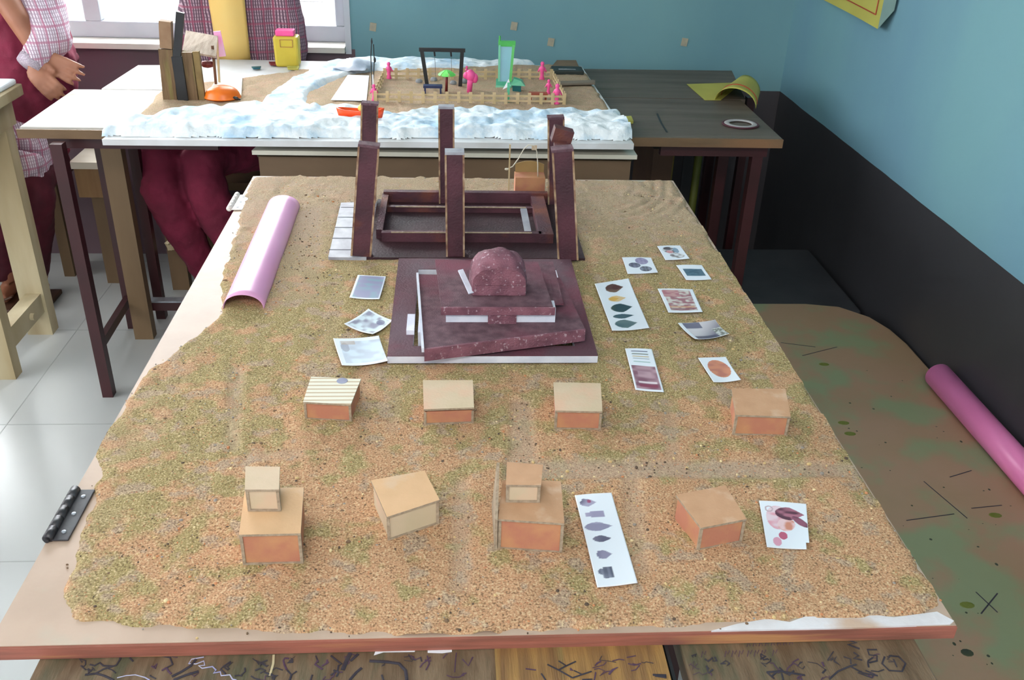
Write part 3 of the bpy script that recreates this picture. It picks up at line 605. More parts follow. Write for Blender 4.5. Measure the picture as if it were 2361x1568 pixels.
def E_(S, T, cs, ct, rs_, rt, ang=0, pw=2):
    a_ = R(ang); x = (S-cs)*math.cos(a_)+(T-ct)*math.sin(a_); y = -(S-cs)*math.sin(a_)+(T-ct)*math.cos(a_); return (np.abs(x/rs_)**pw+np.abs(y/rt)**pw) < 1
def put(C_, M_, col, al=1): C_[M_] = C_[M_]*(1-al)+np.array(lin(col)[:3])*al; return C_
def tex(C_, M_, c1, c2, S, T, sc, seed, stripes=0):
    f = np.clip((vnoise(S, T, sc, seed)-.3)/.4, 0, 1)
    if stripes: f = np.clip(f*.6+.4*(np.sin(S*stripes*6.28) > 0), 0, 1)
    f = f[..., None]; v = np.array(lin(c1)[:3])*(1-f)+np.array(lin(c2)[:3])*f; C_[M_] = v[M_]; return C_
def leafshape(S, T, cs, ct, rs_, rt, tip=1):   # rounded at one end and pointed at the other
    x = (S-cs)/rs_; w = np.where(x*tip > 0, 1-np.abs(x)**1.15, np.sqrt(np.clip(1-x*x, 0, 1))); return (np.abs(x) < 1) & (np.abs(T-ct)/rt < w)
def f_tools(S, T, C_):
    C_ = tex(C_, (E_(S, T, .42, .32, .3, .22) | E_(S, T, .6, .72, .3, .18)), (120, 116, 120), (216, 220, 226), S, T, 12, 1)
    C_ = put(C_, E_(S, T, .34, .22, .16, .1), (90, 84, 92)); C_ = put(C_, E_(S, T, .38, .46, .14, .1), (206, 150, 156)); return put(C_, E_(S, T, .68, .35, .12, .18), (134, 160, 184))
def f_ovals(S, T, C_):
    C_ = tex(C_, E_(S, T, .62, .24, .22, .2), (164, 158, 190), (140, 134, 170), S, T, 14, 2, 7); C_ = tex(C_, E_(S, T, .33, .5, .2, .15), (78, 82, 100), (120, 124, 146), S, T, 14, 3, 7)
    return tex(C_, E_(S, T, .66, .72, .2, .16), (88, 92, 104), (140, 146, 166), S, T, 14, 4, 8)
def f_blue(S, T, C_): return tex(C_, (S > .15) & (S < .88) & (T > .28) & (T < .74), (66, 96, 116), (84, 114, 132), S, T, 20, 5)
def f_five(S, T, C_):
    C_ = tex(C_, leafshape(S, T, .5, .15, .26, .09), (90, 60, 56), (150, 130, 110), S, T, 9, 6); C_ = put(C_, E_(S, T, .55, .14, .12, .045), (84, 44, 44))
    C_ = put(C_, leafshape(S, T, .47, .37, .25, .06), (216, 188, 140)); C_ = put(C_, leafshape(S, T, .38, .37, .14, .04), (212, 168, 84))
    C_ = tex(C_, leafshape(S, T, .5, .56, .30, .085), (44, 76, 84), (76, 96, 84), S, T, 9, 7); C_ = tex(C_, leafshape(S, T, .46, .725, .29, .045), (62, 92, 104), (70, 100, 110), S, T, 9, 8)
    return tex(C_, leafshape(S, T, .45, .875, .30, .08), (70, 100, 112), (96, 120, 124), S, T, 9, 9)
def f_pinkc(S, T, C_):
    M_ = (S > .1) & (S < .9) & (T > .06) & (T < .92); C_ = tex(C_, M_, (158, 110, 120), (208, 206, 200), S, T, 22, 10)
    C_ = tex(C_, (S > .08) & (S < .55) & (T > .08) & (T < .35), (170, 112, 124), (190, 150, 150), S, T, 16, 11); C_ = put(C_, (S > .12) & (S < .85) & (T > .74) & (T < .8), (206, 160, 120), .7); return put(C_, (S > .12) & (S < .8) & (T > .82) & (T < .9), (130, 84, 96), .7)
def f_photo(S, T, C_):
    M_ = (S > .1); g = np.clip(np.sin(S*3+T*2.2)*.5+.5, 0, 1)[..., None]; v = np.array(lin((70, 72, 100))[:3])*(1-g)+np.array(lin((206, 204, 210))[:3])*g; C_[M_] = v[M_]
    C_ = put(C_, M_ & (T < .3) & (S < .55), (72, 74, 108), .8); C_ = put(C_, M_ & (T > .78) & (S < .7), (64, 66, 92), .8); return tex(C_, M_ & (S > .75) & (T > .4), (110, 116, 110), (190, 196, 196), S, T, 16, 12)
def f_linescard(S, T, C_):
    for i, (tt, cc) in enumerate(((.07, (96, 104, 130)), (.14, (140, 150, 150)), (.20, (196, 176, 140)), (.25, (170, 180, 190)), (.33, (160, 190, 190)))): C_ = put(C_, (np.abs(T-tt) < .012) & (S > .18) & (S < .82), cc)
    C_ = tex(C_, (S > .06) & (S < .95) & (T > .43) & (T < .96), (128, 88, 106), (176, 144, 156), S, T, 14, 13); C_ = put(C_, (S > .25) & (S < .72) & (T > .56) & (T < .68), (186, 156, 168), .6); C_ = put(C_, (S > .2) & (S < .85) & (T > .79) & (T < .83), (220, 210, 216)); return put(C_, (S > .18) & (S < .85) & (T > .85) & (T < .92), (140, 50, 80), .7)
def f_disc(S, T, C_): return tex(C_, E_(S, T, .52, .46, .38, .35), (206, 140, 112), (186, 120, 104), S, T, 9, 14)
def f_grid(S, T, C_): return tex(C_, (S > .07) & (S < .96) & (T > .03) & (T < .95), (150, 152, 182), (140, 168, 184), S, T, 10, 15)
def f_dia(S, T, C_):
    C_ = tex(C_, (S > .06) & (S < .95) & (T > .05) & (T < .93), (206, 222, 230), (140, 142, 164), S, T, 7, 16); return put(C_, E_(S, T, .72, .25, .14, .12), (92, 94, 128), .8)
def f_wash(S, T, C_):
    C_ = tex(C_, (S > .1) & (T > .1) & (T < .9), (206, 222, 236), (186, 198, 214), S, T, 8, 17); C_ = put(C_, E_(S, T, .2, .3, .09, .16), (140, 144, 162), .7); return put(C_, (S > .12) & (S < .45) & (T > .08) & (T < .2), (170, 150, 130), .6)
def f_points(S, T, C_):
    G = ((96, 94, 120), (160, 158, 186)); C_ = tex(C_, leafshape(S, T, .3, .105, .22, .045) | E_(S, T, .2, .09, .07, .04), G[0], G[1], S, T, 12, 18); C_ = put(C_, E_(S, T, .33, .09, .06, .02), (150, 76, 110))
    C_ = tex(C_, (np.abs(S-.40) < .24) & (np.abs(T-.245) < .035-.012*(S < .3)), (150, 146, 176), (176, 172, 200), S, T, 12, 19)
    C_ = tex(C_, leafshape(S, T, .42, .385, .36, .05), (140, 138, 166), (176, 174, 200), S, T, 12, 20); C_ = tex(C_, leafshape(S, T, .43, .52, .24, .036), (92, 92, 116), (130, 130, 152), S, T, 12, 21)
    C_ = tex(C_, leafshape(S, T, .38, .685, .2, .045) | ((np.abs(S-.28) < .08) & (np.abs(T-.685) < .04)), (112, 112, 140), (140, 138, 166), S, T, 12, 22)
    return tex(C_, ((np.abs(S-.38) < .12) & (np.abs(T-.865) < .055)) | E_(S, T, .2, .855, .08, .03) | E_(S, T, .3, .9, .1, .025), (86, 92, 112), (140, 146, 166), S, T, 12, 23, 6)
def f_drum(S, T, C_):
    C_ = tex(C_, E_(S, T, .34, .36, .24, .26, 20), (220, 160, 176), (226, 206, 216), S, T, 16, 24); C_ = tex(C_, E_(S, T, .52, .5, .2, .14, -10), (206, 140, 120), (230, 200, 206), S, T, 18, 25)
    C_ = tex(C_, leafshape(S, T, .62, .26, .32, .14), (92, 56, 74), (170, 110, 130), S, T, 16, 26); C_ = tex(C_, E_(S, T, .84, .42, .2, .07, 30), (80, 52, 74), (140, 84, 106), S, T, 12, 27)
    C_ = put(C_, E_(S, T, .18, .18, .09, .07) & ~E_(S, T, .18, .18, .06, .045), (190, 170, 180)); C_ = put(C_, E_(S, T, .42, .74, .1, .08), (186, 96, 124)); C_ = put(C_, E_(S, T, .27, .87, .1, .09), (214, 156, 180)); return C_
K = [('white card with small grey and red tools, farthest of the right-hand cards', [(1515, 568), (1568, 566), (1590, 597), (1534, 600)], f_tools, 0, None),
     ('white card with three striped ovals in grey and violet', [(1434, 594), (1501, 594), (1517, 629), (1447, 632)], f_ovals, 0, None),
     ('white card with one slate blue rectangle', [(1559, 612), (1618, 611), (1641, 645), (1582, 646)], f_blue, 0, None),
     ('tall white card with five pointed stone shapes', [(1371, 657), (1449, 644), (1497, 759), (1411, 765)], f_five, .004, None),
     ('white card with a pinkish brown mottled drawing', [(1516, 666), (1597, 667), (1620, 720), (1541, 721)], f_pinkc, 0, None),
     ('curled dark and grey photograph at the right of the sand', [(1562, 752), (1648, 744), (1680, 777), (1602, 789)], f_photo, .012, None),
     ('tall white card with thin lines above a dull purple panel', [(1441, 804), (1503, 805), (1531, 905), (1465, 899)], f_linescard, 0, None),
     ('white card with a round terracotta disc', [(1609, 828), (1673, 825), (1708, 879), (1645, 884)], f_disc, .004, None),
     ('small card with a violet grey rectangle, left of the stepped shrine', [(825, 636), (890, 639), (875, 692), (806, 688)], f_grid, .003, None),
     ('diamond-turned card with bluish blots touching the stepped shrine', [(850, 719), (905, 745), (860, 778), (794, 754)], f_dia, .012, None),
     ('curled pale blue washed card, nearest of the three left of the shrine', [(769, 788), (874, 781), (895, 840), (789, 850)], f_wash, .012, None),
     ('long white strip with six grey arrowheads near the front', [(1325, 1143), (1410, 1136), (1470, 1345), (1377, 1355)], f_points, 0, None),
     ('white card with pink and maroon pottery drawing and a notched corner', [(1750, 1155), (1859, 1162), (1867, 1268), (1768, 1262)], f_drum, 0, (.93, .86))]
for lb, q, fn, curl, notch in K: card('picture_card', lb, q, fn, n=110 if 'strip' in lb or 'pottery' in lb or 'five' in lb else 64, curl=curl, notch=notch)

# ------------------------------------------------------------------ stepped shrine
ZS = BZ+.0045
st = thing('stepped_shrine_model', 'maroon stepped shrine model with white foam edges and a rounded top', 'model', (.07, 1.48, ZS))
x0, x1, y0, y1 = -.100, .240, 1.303, 1.690; ht = .0125
ix0, ix1, iy0, iy1 = x0+.040, x1-.034, at(1240, 799, ZS+ht).y, y1-.05
fb = MB()
for q in ((x0, x1, y0, iy0), (x0, x1, iy1, y1), (x0, ix0, iy0, iy1), (ix1, x1, iy0, iy1)): fb.box(q[0], q[1], q[2], q[3], ZS, ZS+ht)
part('base_foam', fb, m_foamwhite, st)
fb = MB()
for q in ((x0, x1, y0, iy0), (x0, x1, iy1, y1), (x0, ix0, iy0, iy1), (ix1, x1, iy0, iy1)): fb.box(q[0], q[1], q[2], q[3], ZS+ht, ZS+ht+.0012)
part('base_frame', fb, [mat('dark_maroon_slab', (98, 74, 84), (96, 58, 70), 9, .7, .4, 260, c3=(112, 56, 72), s3=6)], st)
def slab(z_, pts, th, name, m, under=None):
    P_ = [Vector(at(u, v, z_)) for u, v in pts]; b = MB(); b.hexa([p-Vector((0, 0, th)) for p in P_], P_); b.mi = [1, 0, 1, 1, 1, 1]; return part(name, b, [m, under or m], st)
z2 = ZS+.040
P_ = [at(u, v, z2) for u, v in ((978, 806), (1350, 760), (1292, 640), (965, 632))]; P_[0].z -= .0
b = MB(); b.hexa([p-Vector((0, 0, .004)) for p in P_], P_); part('middle_slab', b, m_maroon2, st)
f0, f1 = P_[0], P_[1]; b = MB(); b.hexa([(f0.x, f0.y-.001, f0.z-.021), (f1.x, f1.y-.001, f1.z-.021), (f1.x, f1.y+.004, f1.z-.021), (f0.x, f0.y+.004, f0.z-.021)], [(f0.x, f0.y-.001, f0.z+.0005), (f1.x, f1.y-.001, f1.z+.0005), (f1.x, f1.y+.004, f1.z), (f0.x, f0.y+.004, f0.z)])
part('middle_fascia', b, mat('pinkish_maroon', (142, 92, 106), (110, 68, 82), 40, .75, .6, 400, c3=(186, 160, 170), s3=160, ramp3=(.6, .7)), st)
b = MB(); l0, l1 = P_[0], P_[3]; b.beam(l0+Vector((-.002, 0, -.001)), l1+Vector((-.002, 0, -.001)), .004, .008); part('white_side_edge', b, m_foamwhite, st)
for u, v in ((1045, 775), (1290, 742), (1240, 665), (1015, 655)): p = at(u, v, z2-.004); part('support_block', MB().box(p.x-.012, p.x+.012, p.y-.012, p.y+.012, ZS, z2-.0045), m_foamwhite, st)
bb = MB(); p = at(948, 745, ZS+.02); bb.box(p.x-.007, p.x+.006, p.y-.03, p.y+.03, ZS+ht+.0012, ZS+.022); p = at(968, 760, ZS+.02); bb.box(p.x-.002, p.x+.006, p.y-.035, p.y+.035, ZS+.004, ZS+.034); part('foam_scrap', bb, m_foamwhite, st)
# upper step on white blocks
z3 = z2+.030
T3 = [at(u, v, z3) for u, v in ((1018, 708), (1275, 706), (1240, 603), (1003, 598))]
b = MB(); b.hexa([p-Vector((0, 0, .004)) for p in T3], T3); part('upper_slab', b, m_maroon2, st)
f0, f1 = T3[0], T3[1]; b = MB(); b.box(f0.x-.001, f1.x+.003, f0.y-.004, f0.y, z3-.013, z3+.0005); part('upper_fascia', b, MATS['pinkish_maroon'], st)
T3b = [at(u, v, z2+.012) for u, v in ((1240, 700), (1300, 700), (1275, 603), (1225, 603))]; b = MB(); b.hexa([p-Vector((0, 0, .003)) for p in T3b], T3b); part('side_slab', b, m_maroon2, st)
yb = f0.y+.004; blk = MB()
for ua, ub in ((1028, 1125), (1190, 1280)):
    xa = atY(ua, 735, yb).x; xb = atY(ub, 735, yb).x; part('white_block', MB().box(xa, xb, yb, yb+.03, z2, z3-.0045), m_foamwhite, st)
xa = atY(1125, 740, yb).x; xb = atY(1190, 740, yb).x
part('door_block', MB().box(xa, xb, yb-.006, yb+.03, z2, z3-.0045), MATS['pinkish_maroon'], st)
# sanctum with domed top
zc = z3; fl = at(1090, 690, zc); frr = at(1215, 690, zc); yc = fl.y+.012; xa = atY(1088, 690, yc).x; xb = atY(1212, 690, yc).x
hw = atY(1088, 655, yc).z-zc; hw = max(.014, min(hw, .03))
part('sanctum_wall', MB().hexa([(xa, yc, zc), (xb, yc, zc), (xb+.003, yc+.06, zc), (xa-.004, yc+.06, zc)], [(xa, yc, zc+hw), (xb, yc, zc+hw), (xb+.003, yc+.06, zc+hw), (xa-.004, yc+.06, zc+hw)]), MATS['pinkish_maroon'], st, bevel=.002)
rows = []; xm = (xa+xb)/2; rx = (xb-xa)/2+.001; zt = atY(1140, 567, yc+.05).z; hd = zt-(zc+hw)
for i in range(17):
    a_ = math.pi*i/16; row = []
    for j in range(9):
        f = j/8; sc = (math.sin(math.pi*(f*.72+.14)))**.5
        row.append((xm-rx*math.cos(a_)*(.96+.06*math.sin(j*2)), yc-.002+.075*f, zc+hw-.001+hd*(math.sin(a_)**.75)*sc*(1+.05*math.sin(i*1.7+j))))
    rows.append(row)
b = MB(); b.grid(rows)
for j in (0, 8): b.add([rows[i][j] for i in range(17)], [tuple(range(17))])
part('dome', b, MATS['pinkish_maroon'], st, True); 
p1 = atY(1062, 622, yc+.01); p2 = atY(1088, 668, yc); b = MB(); b.beam((p1.x, yc+.03, zc+hw+.012), (p2.x-.001, yc-.002, zc+.006), .009, .003); part('white_strip', b, m_foamwhite, st)

# ------------------------------------------------------------------ pillared maroon pavilion
ZP = BZ+.004
pv = thing('pillared_tank_model', 'maroon model of a sunken tank ringed by six tall pillars', 'model', (.01, 1.88, ZP))
b = MB(); b.box(-.165, .272, 1.713, 2.045, ZP, ZP+.006); part('base_sheet', b, mat('dark_maroon_base', (58, 26, 34), (44, 20, 28), 10, .65, .4, 200), pv)
b = MB(); b.prism([(-.240, 1.713), (-.165, 1.711), (-.165, 2.03), (-.246, 2.02)], ZP, ZP+.006); part('silver_end', b, m_silver, pv, label='silver grey end of the base sheet')
b = MB()
for y in (1.75, 1.81, 1.87, 1.93, 1.99): b.box(-.243, -.165, y-.0006, y+.0006, ZP+.0055, ZP+.0068)
part('silver_crease', b, mat('crease_grey', (110, 110, 120), None, 20, .7), pv)
def slat(a_, b_, w_, h_, nm='tank_rim'): o_ = part(nm, MB().beam(a_, b_, w_, h_), m_maroon, pv); return o_
zb_ = ZP+.006; 
b_ = at(1250, 470, zb_); 
slat((-.150, 2.035, zb_+.012), (.225, 2.035, zb_+.012), .016, .024)
slat((-.150, 1.97, zb_+.006), (.19, 1.97, zb_+.006), .012, .012)
slat((-.140, 1.80, zb_+.010), (.19, 1.80, zb_+.010), .014, .020)
slat((-.145, 1.81, zb_+.010), (-.145, 2.03, zb_+.010), .014, .020)
slat((.200, 1.79, zb_+.010), (.200, 2.03, zb_+.010), .03, .020)
part('tank_edge_strip', MB().beam((-.12, 1.962, zb_+.0135), (.17, 1.962, zb_+.0135), .003, .002).beam((-.12, 1.792, zb_+.0215), (.17, 1.794, zb_+.0215), .0025, .002), m_cardedge, pv)
part('silver_prop', MB().beam((.166, 1.84, zb_+.004), (.162, 1.93, zb_+.022), .014, .004), m_silver, pv)
def pillar(u0, v0, u1, v1, w_, d_, ytop=0, cap=m_maroon2, y_=None):
    p0 = at(u0, v0, ZP+.006) if y_ is None else Vector((atY(u0, v0, y_).x, y_, ZP+.006)); p0.y += d_/2; p1 = atY(u1, v1, p0.y+ytop)
    t_ = (p1-p0).normalized(); o_ = part('pillar', MB().beam(p0, p1, w_, d_, up=(0, 1, 0)), m_maroon, pv, bevel=.0008)
    x_ = t_.cross(Vector((0, 1, 0))).normalized(); yv = x_.cross(t_)
    e = MB()
    for s_ in (-1, 1): q0 = p0+x_*s_*(w_/2-.0006)-yv*s_*0; e.beam(p0+x_*s_*(w_/2)+Vector((0, -d_/2+.0005, 0)), p1+x_*s_*(w_/2)+Vector((0, -d_/2+.0005, 0)), .0036, .003, up=(0, 1, 0))
    part('pillar_edge', e, mat('peeled_card_edge', (176, 148, 116), (120, 84, 70), 60, .9, c3=(196, 172, 146), s3=30), o_)
    part('pillar_cap', MB().rbox(p1+t_*.002, (w_*1.08, d_*1.1, .005), M=Matrix.Rotation(math.atan2(t_.x, t_.z), 4, 'Y')), cap, o_)
    return p0, p1
pillar(832, 592, 851, 336, .037, .022)
pillar(1050, 592, 1048, 352, .034, .024, cap=m_silver)
pillar(1310, 602, 1296, 345, .038, .026)
pillar(848, 470, 853, 240, .034, .02, y_=2.02, ytop=0)
pillar(1030, 468, 1029, 248, .032, .02, y_=2.02, cap=m_silver)
pillar(1282, 468, 1281, 272, .034, .022, y_=2.02)
p = atY(1296, 312, 1.86); part('top_block', MB().rbox((p.x, 1.86, p.z), (.04, .03, .03), M=Matrix.Rotation(R(14), 4, 'Y')), m_maroon, pv)
part('broken_beam', MB().beam((p.x-.004, 1.86, p.z-.014), (p.x-.010, 1.742, p.z-.012), .026, .012), m_maroon, pv)

# hanging cardboard bucket with its stick
wl_ = thing('bucket_on_string_model', 'small cardboard well bucket with white string beside a thin stick', 'model', (.18, 2.09, BZ+.003))
y = 2.085; A_ = atY(1187, 457, y); B_ = atY(1255, 457, y); zt_ = atY(1220, 410, y).z; z0_ = BZ+.004
part('bucket', MB().box(A_.x, B_.x, y, y+.045, z0_, zt_), m_card, wl_)
ar = [(A_.x+.002, zt_)]+[(lerp(A_.x+.002, B_.x, i/8), zt_+.027*math.sin(math.pi*(.25+.5*i/8))) for i in range(9)]+[(B_.x, zt_)]
b = MB(); n = len(ar); b.add([(x_, y+.042, z_) for x_, z_ in ar]+[(x_, y+.045, z_) for x_, z_ in ar], [tuple(range(n)), tuple(range(2*n-1, n-1, -1))]+[(i, i+n, (i+1) % n+n, (i+1) % n) for i in range(n)]); part('bucket_back', b, mat('olive_cardboard', (160, 132, 84), (150, 124, 80), 20, .85), wl_)
pt_ = atY(1176, 333, y); pb_ = atY(1176, 440, y); part('stick', MB().beam((pt_.x, y, z0_), (pt_.x, y, pt_.z), .0035, .0035), m_stick, wl_)
pts = [atY(u, v, y+.01) for u, v in ((1168, 390), (1182, 384), (1196, 365), (1207, 345), (1218, 334), (1232, 336), (1238, 350), (1240, 380), (1240, 408))]
part('string', MB().tube(pts, .0013, 7), m_string, wl_, True); part('knot', MB().ell(pts[0], (.005, .003, .003), 8), m_string, wl_); p = atY(1232, 340, y+.01); part('tape', MB().box(p.x-.006, p.x+.006, p.y-.001, p.y+.001, p.z-.006, p.z+.005), m_cardpale, wl_)
p = atY(1172, 448, 2.05); single('red_sand_heap', MB().lathe((p.x-.004, 2.05, BZ+.003), [(.02, 0), (.015, .005), (.005, .009)], 16, 1.2, .8), mat('brick_dust', (196, 140, 112), (180, 122, 96), 80, .95, .5, 300), 'small heap of reddish dust at the foot of the thin stick', 'dust heap', (p.x, 2.05, BZ+.003), True)

# ------------------------------------------------------------------ far desks
FZ = .84
t = thing('long_desk', 'long front desk with maroon metal frame carrying the river model', 'desk', (-.1, 2.83, 0), 'long desks along the far wall')
part('desktop', MB().box(-1.19, -.6, 2.625, 3.05, FZ-.026, FZ), [m_desktop], t, bevel=.003, label='pale left part of the top')
part('desktop', MB().box(-.6, .968, 2.605, 3.055, FZ-.026, FZ), m_darkdesk, t, bevel=.003, label='dark stained right part of the top')
part('front_lipping', MB().box(-1.19, .968, 2.600, 2.606, FZ-.026, FZ-.001), mat('brown_lipping', (120, 94, 66), (98, 76, 54), 12, .6, .3, 50, stretch=(.3, 1, 1), c3=(132, 96, 66), s3=9), t)
for q in ((-1.13, -.66, 2.64), (.62, .94, 2.64), (-1.13, .94, 2.99)): part('frame_bar', MB().box(q[0], q[1], q[2], q[2]+.025, FZ-.065, FZ-.027), m_redmetal, t)
def leg(x, y, w_=.032, m=m_redmetal, tt=t, z1=FZ-.027, par='leg'): return part(par, MB().box(x-w_/2, x+w_/2, y-w_/2, y+w_/2, 0, z1), m, tt)
leg(-1.072, 2.565+.09-.09); 
t_leg = None
leg(-1.13, 3.045-.02); leg(.915, 2.66); leg(.915, 3.0)
part('footrest', MB().beam((-1.10, 3.0, .10), (-.55, 3.0, .10), .03, .03).beam((-1.078, 2.58, .17), (-1.125, 3.0, .12), .02, .03), m_redmetal, t)
part('footrest_plate', MB().box(-1.10, -.60, 2.985, 3.02, .116, .121), m_steel, t, label='steel topped footrest')
t = thing('long_desk', 'long rear desk against the far wall, pale at its left end', 'desk', (-.05, 3.25, 0), 'long desks along the far wall')
b = MB(); b.prism([(-1.107, 3.06), (-.6, 3.06), (-.6, 3.44), (-1.09, 3.40)], FZ-.026, FZ); part('desktop', b, m_desktop, t, label='pale left part of the top')
b = MB(); b.prism([(-.6, 3.06), (.985, 3.06), (1.055, 3.49), (-.6, 3.44)], FZ-.026, FZ); part('desktop', b, m_darkdesk, t, label='dark stained right part of the top')
for x, y in ((-1.05, 3.1), (-1.05, 3.37), (.95, 3.1), (1.0, 3.44)): part('leg', MB().box(x-.016, x+.016, y-.016, y+.016, 0, FZ-.027), m_redmetal, t)
# wooden desk frame below (thick wooden legs seen between the metal ones)
t = thing('wooden_trestle', 'wooden trestle with two thick brown legs under the long desk', 'trestle', (-1.07, 3.2, 0))
part('leg', MB().box(-1.098, -1.035, 2.93, 2.97, 0, .80), m_wood, t); part('leg', MB().box(-1.07, -1.005, 3.33, 3.37, 0, .80), m_wood, t)
part('rail', MB().box(-1.03, -.6, 3.335, 3.365, .17, .25), m_wood, t)
part('brace', MB().beam((-1.02, 3.19, .24), (-.92, 3.30, .30), .02, .03).beam((-1.02, 3.19, .24), (-.9, 3.2, .25), .02, .02), m_woodpale, t)
# long bench in front of the far desks
t = thing('narrow_desk', 'long narrow desk with pale, glare-lightened top in front of the river model desk', 'desk', (0, 2.58, 0))
zb2 = atY(900, 351, 2.49).z; xa = atY(580, 345, 2.49).x; xb = atY(1470, 352, 2.49).x
part('desktop', MB().hexa([(xa, 2.49, zb2-.012), (xb, 2.49, zb2-.012), (xb-.005, 2.70, zb2-.012), (xa+.03, 2.70, zb2-.012)], [(xa, 2.49, zb2), (xb, 2.49, zb2), (xb-.005, 2.70, zb2), (xa+.03, 2.70, zb2)]), mat('pale_glare_laminate', (214, 210, 196), (196, 192, 176), 5, .22), t)  # pale top, lightened further with the window's glare in its colour
za = atY(900, 362, 2.53).z
part('apron', MB().box(xa+.01, xb-.01, 2.52, 2.54, za-.085, za), mat('brown_apron', (122, 98, 74), (108, 86, 64), 8, .6, .2, 40, stretch=(.3, 1, 1)), t)
part('shadow_strip', MB().box(xa+.005, xb-.005, 2.53, 2.69, za-.005, zb2-.013), mat('olive_shadow', (58, 58, 38), None, 8, .6), t)  # dark olive strip painting in the green shadow below the front edge
for x in (xa+.06, xb-.06):
    for y in (2.565, 2.67): part('leg', MB().box(x-.02, x+.02, y-.02, y+.02, 0, za-.006), m_wood, t)
t = thing('shade_block', 'dark grey block added for the shade behind the green low bench', 'trunk', (1.02, 2.85, 0)); part('body', MB().box(.945, 1.30, 2.57, 3.06, 0, .27), mat('charcoal_shade', (56, 56, 60), (48, 48, 52), 8, .6, .1, 40), t, bevel=.01); part('lid', MB().box(.94, 1.305, 2.565, 3.065, .272, .30), MATS['charcoal_shade'], t, bevel=.008)  # invented dark box filling the shaded gap behind the low bench
# stool left
t = thing('wooden_stool', 'wooden stool with white top seen under the left end of the desk', 'stool', (-1.33, 3.44, 0))
part('seat', MB().box(-1.375, -1.27, 3.352, 3.56, .475, .50), mat('white_wood', (236, 228, 210), (222, 210, 190), 8, .5), t)  # seat near white, paler than the honey apron and brown legs
part('apron', MB().box(-1.37, -1.28, 3.37, 3.39, .36, .475), mat('honey_wood', (156, 122, 82), (140, 106, 70), 8, .6, .3, 50, stretch=(4, 1, .3)), t)
for x, y in ((-1.305, 3.41), (-1.345, 3.52), (-1.305, 3.52)): part('leg', MB().box(x-.03, x+.03, y-.02, y+.02, 0, .475), m_wood, t)
b = MB(); b.box(-1.35, -1.3, 3.44, 3.50, .10, .16); part('stretcher', b, m_wood, t)
# left desk
t = thing('wooden_desk', 'pale worn wooden desk at the left edge, legs joined by a low stretcher', 'desk', (-1.8, 2.86, 0))
part('desktop', MB().box(-2.3, -1.355, 2.60, 3.07, .815, .85), m_woodpale, t, bevel=.003)
part('apron', MB().box(-2.25, -1.39, 2.64, 2.665, .73, .815).box(-1.415, -1.385, 2.64, 3.04, .73, .815), m_woodpale, t)
part('leg', MB().box(-1.475, -1.39, 2.965, 3.02, 0, .73), m_woodpale, t); part('leg', MB().box(-1.475, -1.395, 2.66, 2.71, 0, .73), m_woodpale, t)
part('leg', MB().box(-2.25, -2.19, 2.66, 2.71, 0, .73), m_woodpale, t); part('leg', MB().box(-2.25, -2.19, 2.965, 3.02, 0, .73), m_woodpale, t)
part('stretcher', MB().box(-1.45, -1.40, 2.71, 2.965, .09, .16), m_woodpale, t); p = (-1.399, 2.86, .125); part('peg', MB().tube([p, (-1.386, 2.86, .125)], .012, 12), m_woodpale, t)
b = MB(); b.prism([(-1.75, 2.78), (-1.37, 2.80), (-1.365, 3.06), (-1.75, 3.06)], .8505, .868); single('white_cloth', b, mat('white_cloth_fabric', (236, 238, 240), (226, 232, 238), 8, .8, .3, 40, c3=(180, 210, 226), s3=7, ramp3=(.62, .72)), 'folded white cloth on the corner of the pale left desk', 'cloth', (-1.56, 2.93, .85), bevel=.006)

# right under the far desk: tubes and wooden box
t = thing('wooden_crate', 'brown wooden crate under the right end of the far desk', 'crate', (.75, 3.1, 0))
p = atY(1520, 385, 3.1); part('panel', MB().box(p.x-.03, p.x+.04, 3.08, 3.4, .0, p.z+.07), mat('brown_crate_wood', (92, 66, 46), (80, 56, 40), 8, .7, .2, 40), t)
for lb, u0, v0, u1, v1, mm in (('upright yellow ochre pole under the right of the far desk', 1548, 345, 1530, 520, mat('ochre_paint', (146, 120, 56), (126, 112, 50), 9, .6)), ('upright olive green pole under the right of the far desk', 1612, 350, 1595, 530, mat('olive_paint', (96, 104, 34), (84, 90, 30), 9, .6))):
    p = atY(u0, v0, 3.15); single('pole', MB().tube([(p.x, 3.15, 0), (p.x, 3.15, .79)], .014, 12), mm, lb, 'pole', (p.x, 3.15, 0), True)
t = thing('folded_frame', 'dark maroon metal frame standing under the right end of the far desk', 'frame', (1.0, 3.3, 0))
for u, v in ((1655, 420), (1700, 420)): p = atY(u, v, 3.3); part('upright', MB().box(p.x-.014, p.x+.014, 3.285, 3.315, 0, .79), m_redmetal, t)
part('panel', MB().box(.87, .93, 3.32, 3.33, 0, .7), mat('dim_grey_panel', (62, 62, 64), None, 8, .6), t)

# ------------------------------------------------------------------ river model board
RZ = .861
rb = thing('river_model_board', 'thin board on the far desk carrying sand, cotton river and playground', 'board', (-.2, 2.95, FZ))
part('panel', MB().hexa([(-.912, 2.458, FZ+.001), (.506, 2.481, FZ+.001), (.480, 3.44, FZ+.001), (-.845, 3.44, FZ+.001)], [(-.912, 2.458, RZ-.004), (.506, 2.481, RZ-.004), (.480, 3.44, RZ-.004), (-.845, 3.44, RZ-.004)]), mat('white_foam_board', (224, 226, 230), (206, 206, 206), 8, .6), rb)
def rp(pts): return [at(u, v, RZ) for u, v in pts]
SAND2 = [rp([(300, 292), (372, 208), (430, 192), (500, 188), (600, 175), (700, 160), (742, 163), (700, 175), (640, 210), (600, 250), (470, 262)]), rp([(720, 262), (700, 240), (712, 212), (755, 192), (800, 172), (870, 165), (1080, 150), (1335, 150), (1352, 172), (1372, 205), (1412, 262), (1100, 285), (900, 290)])]
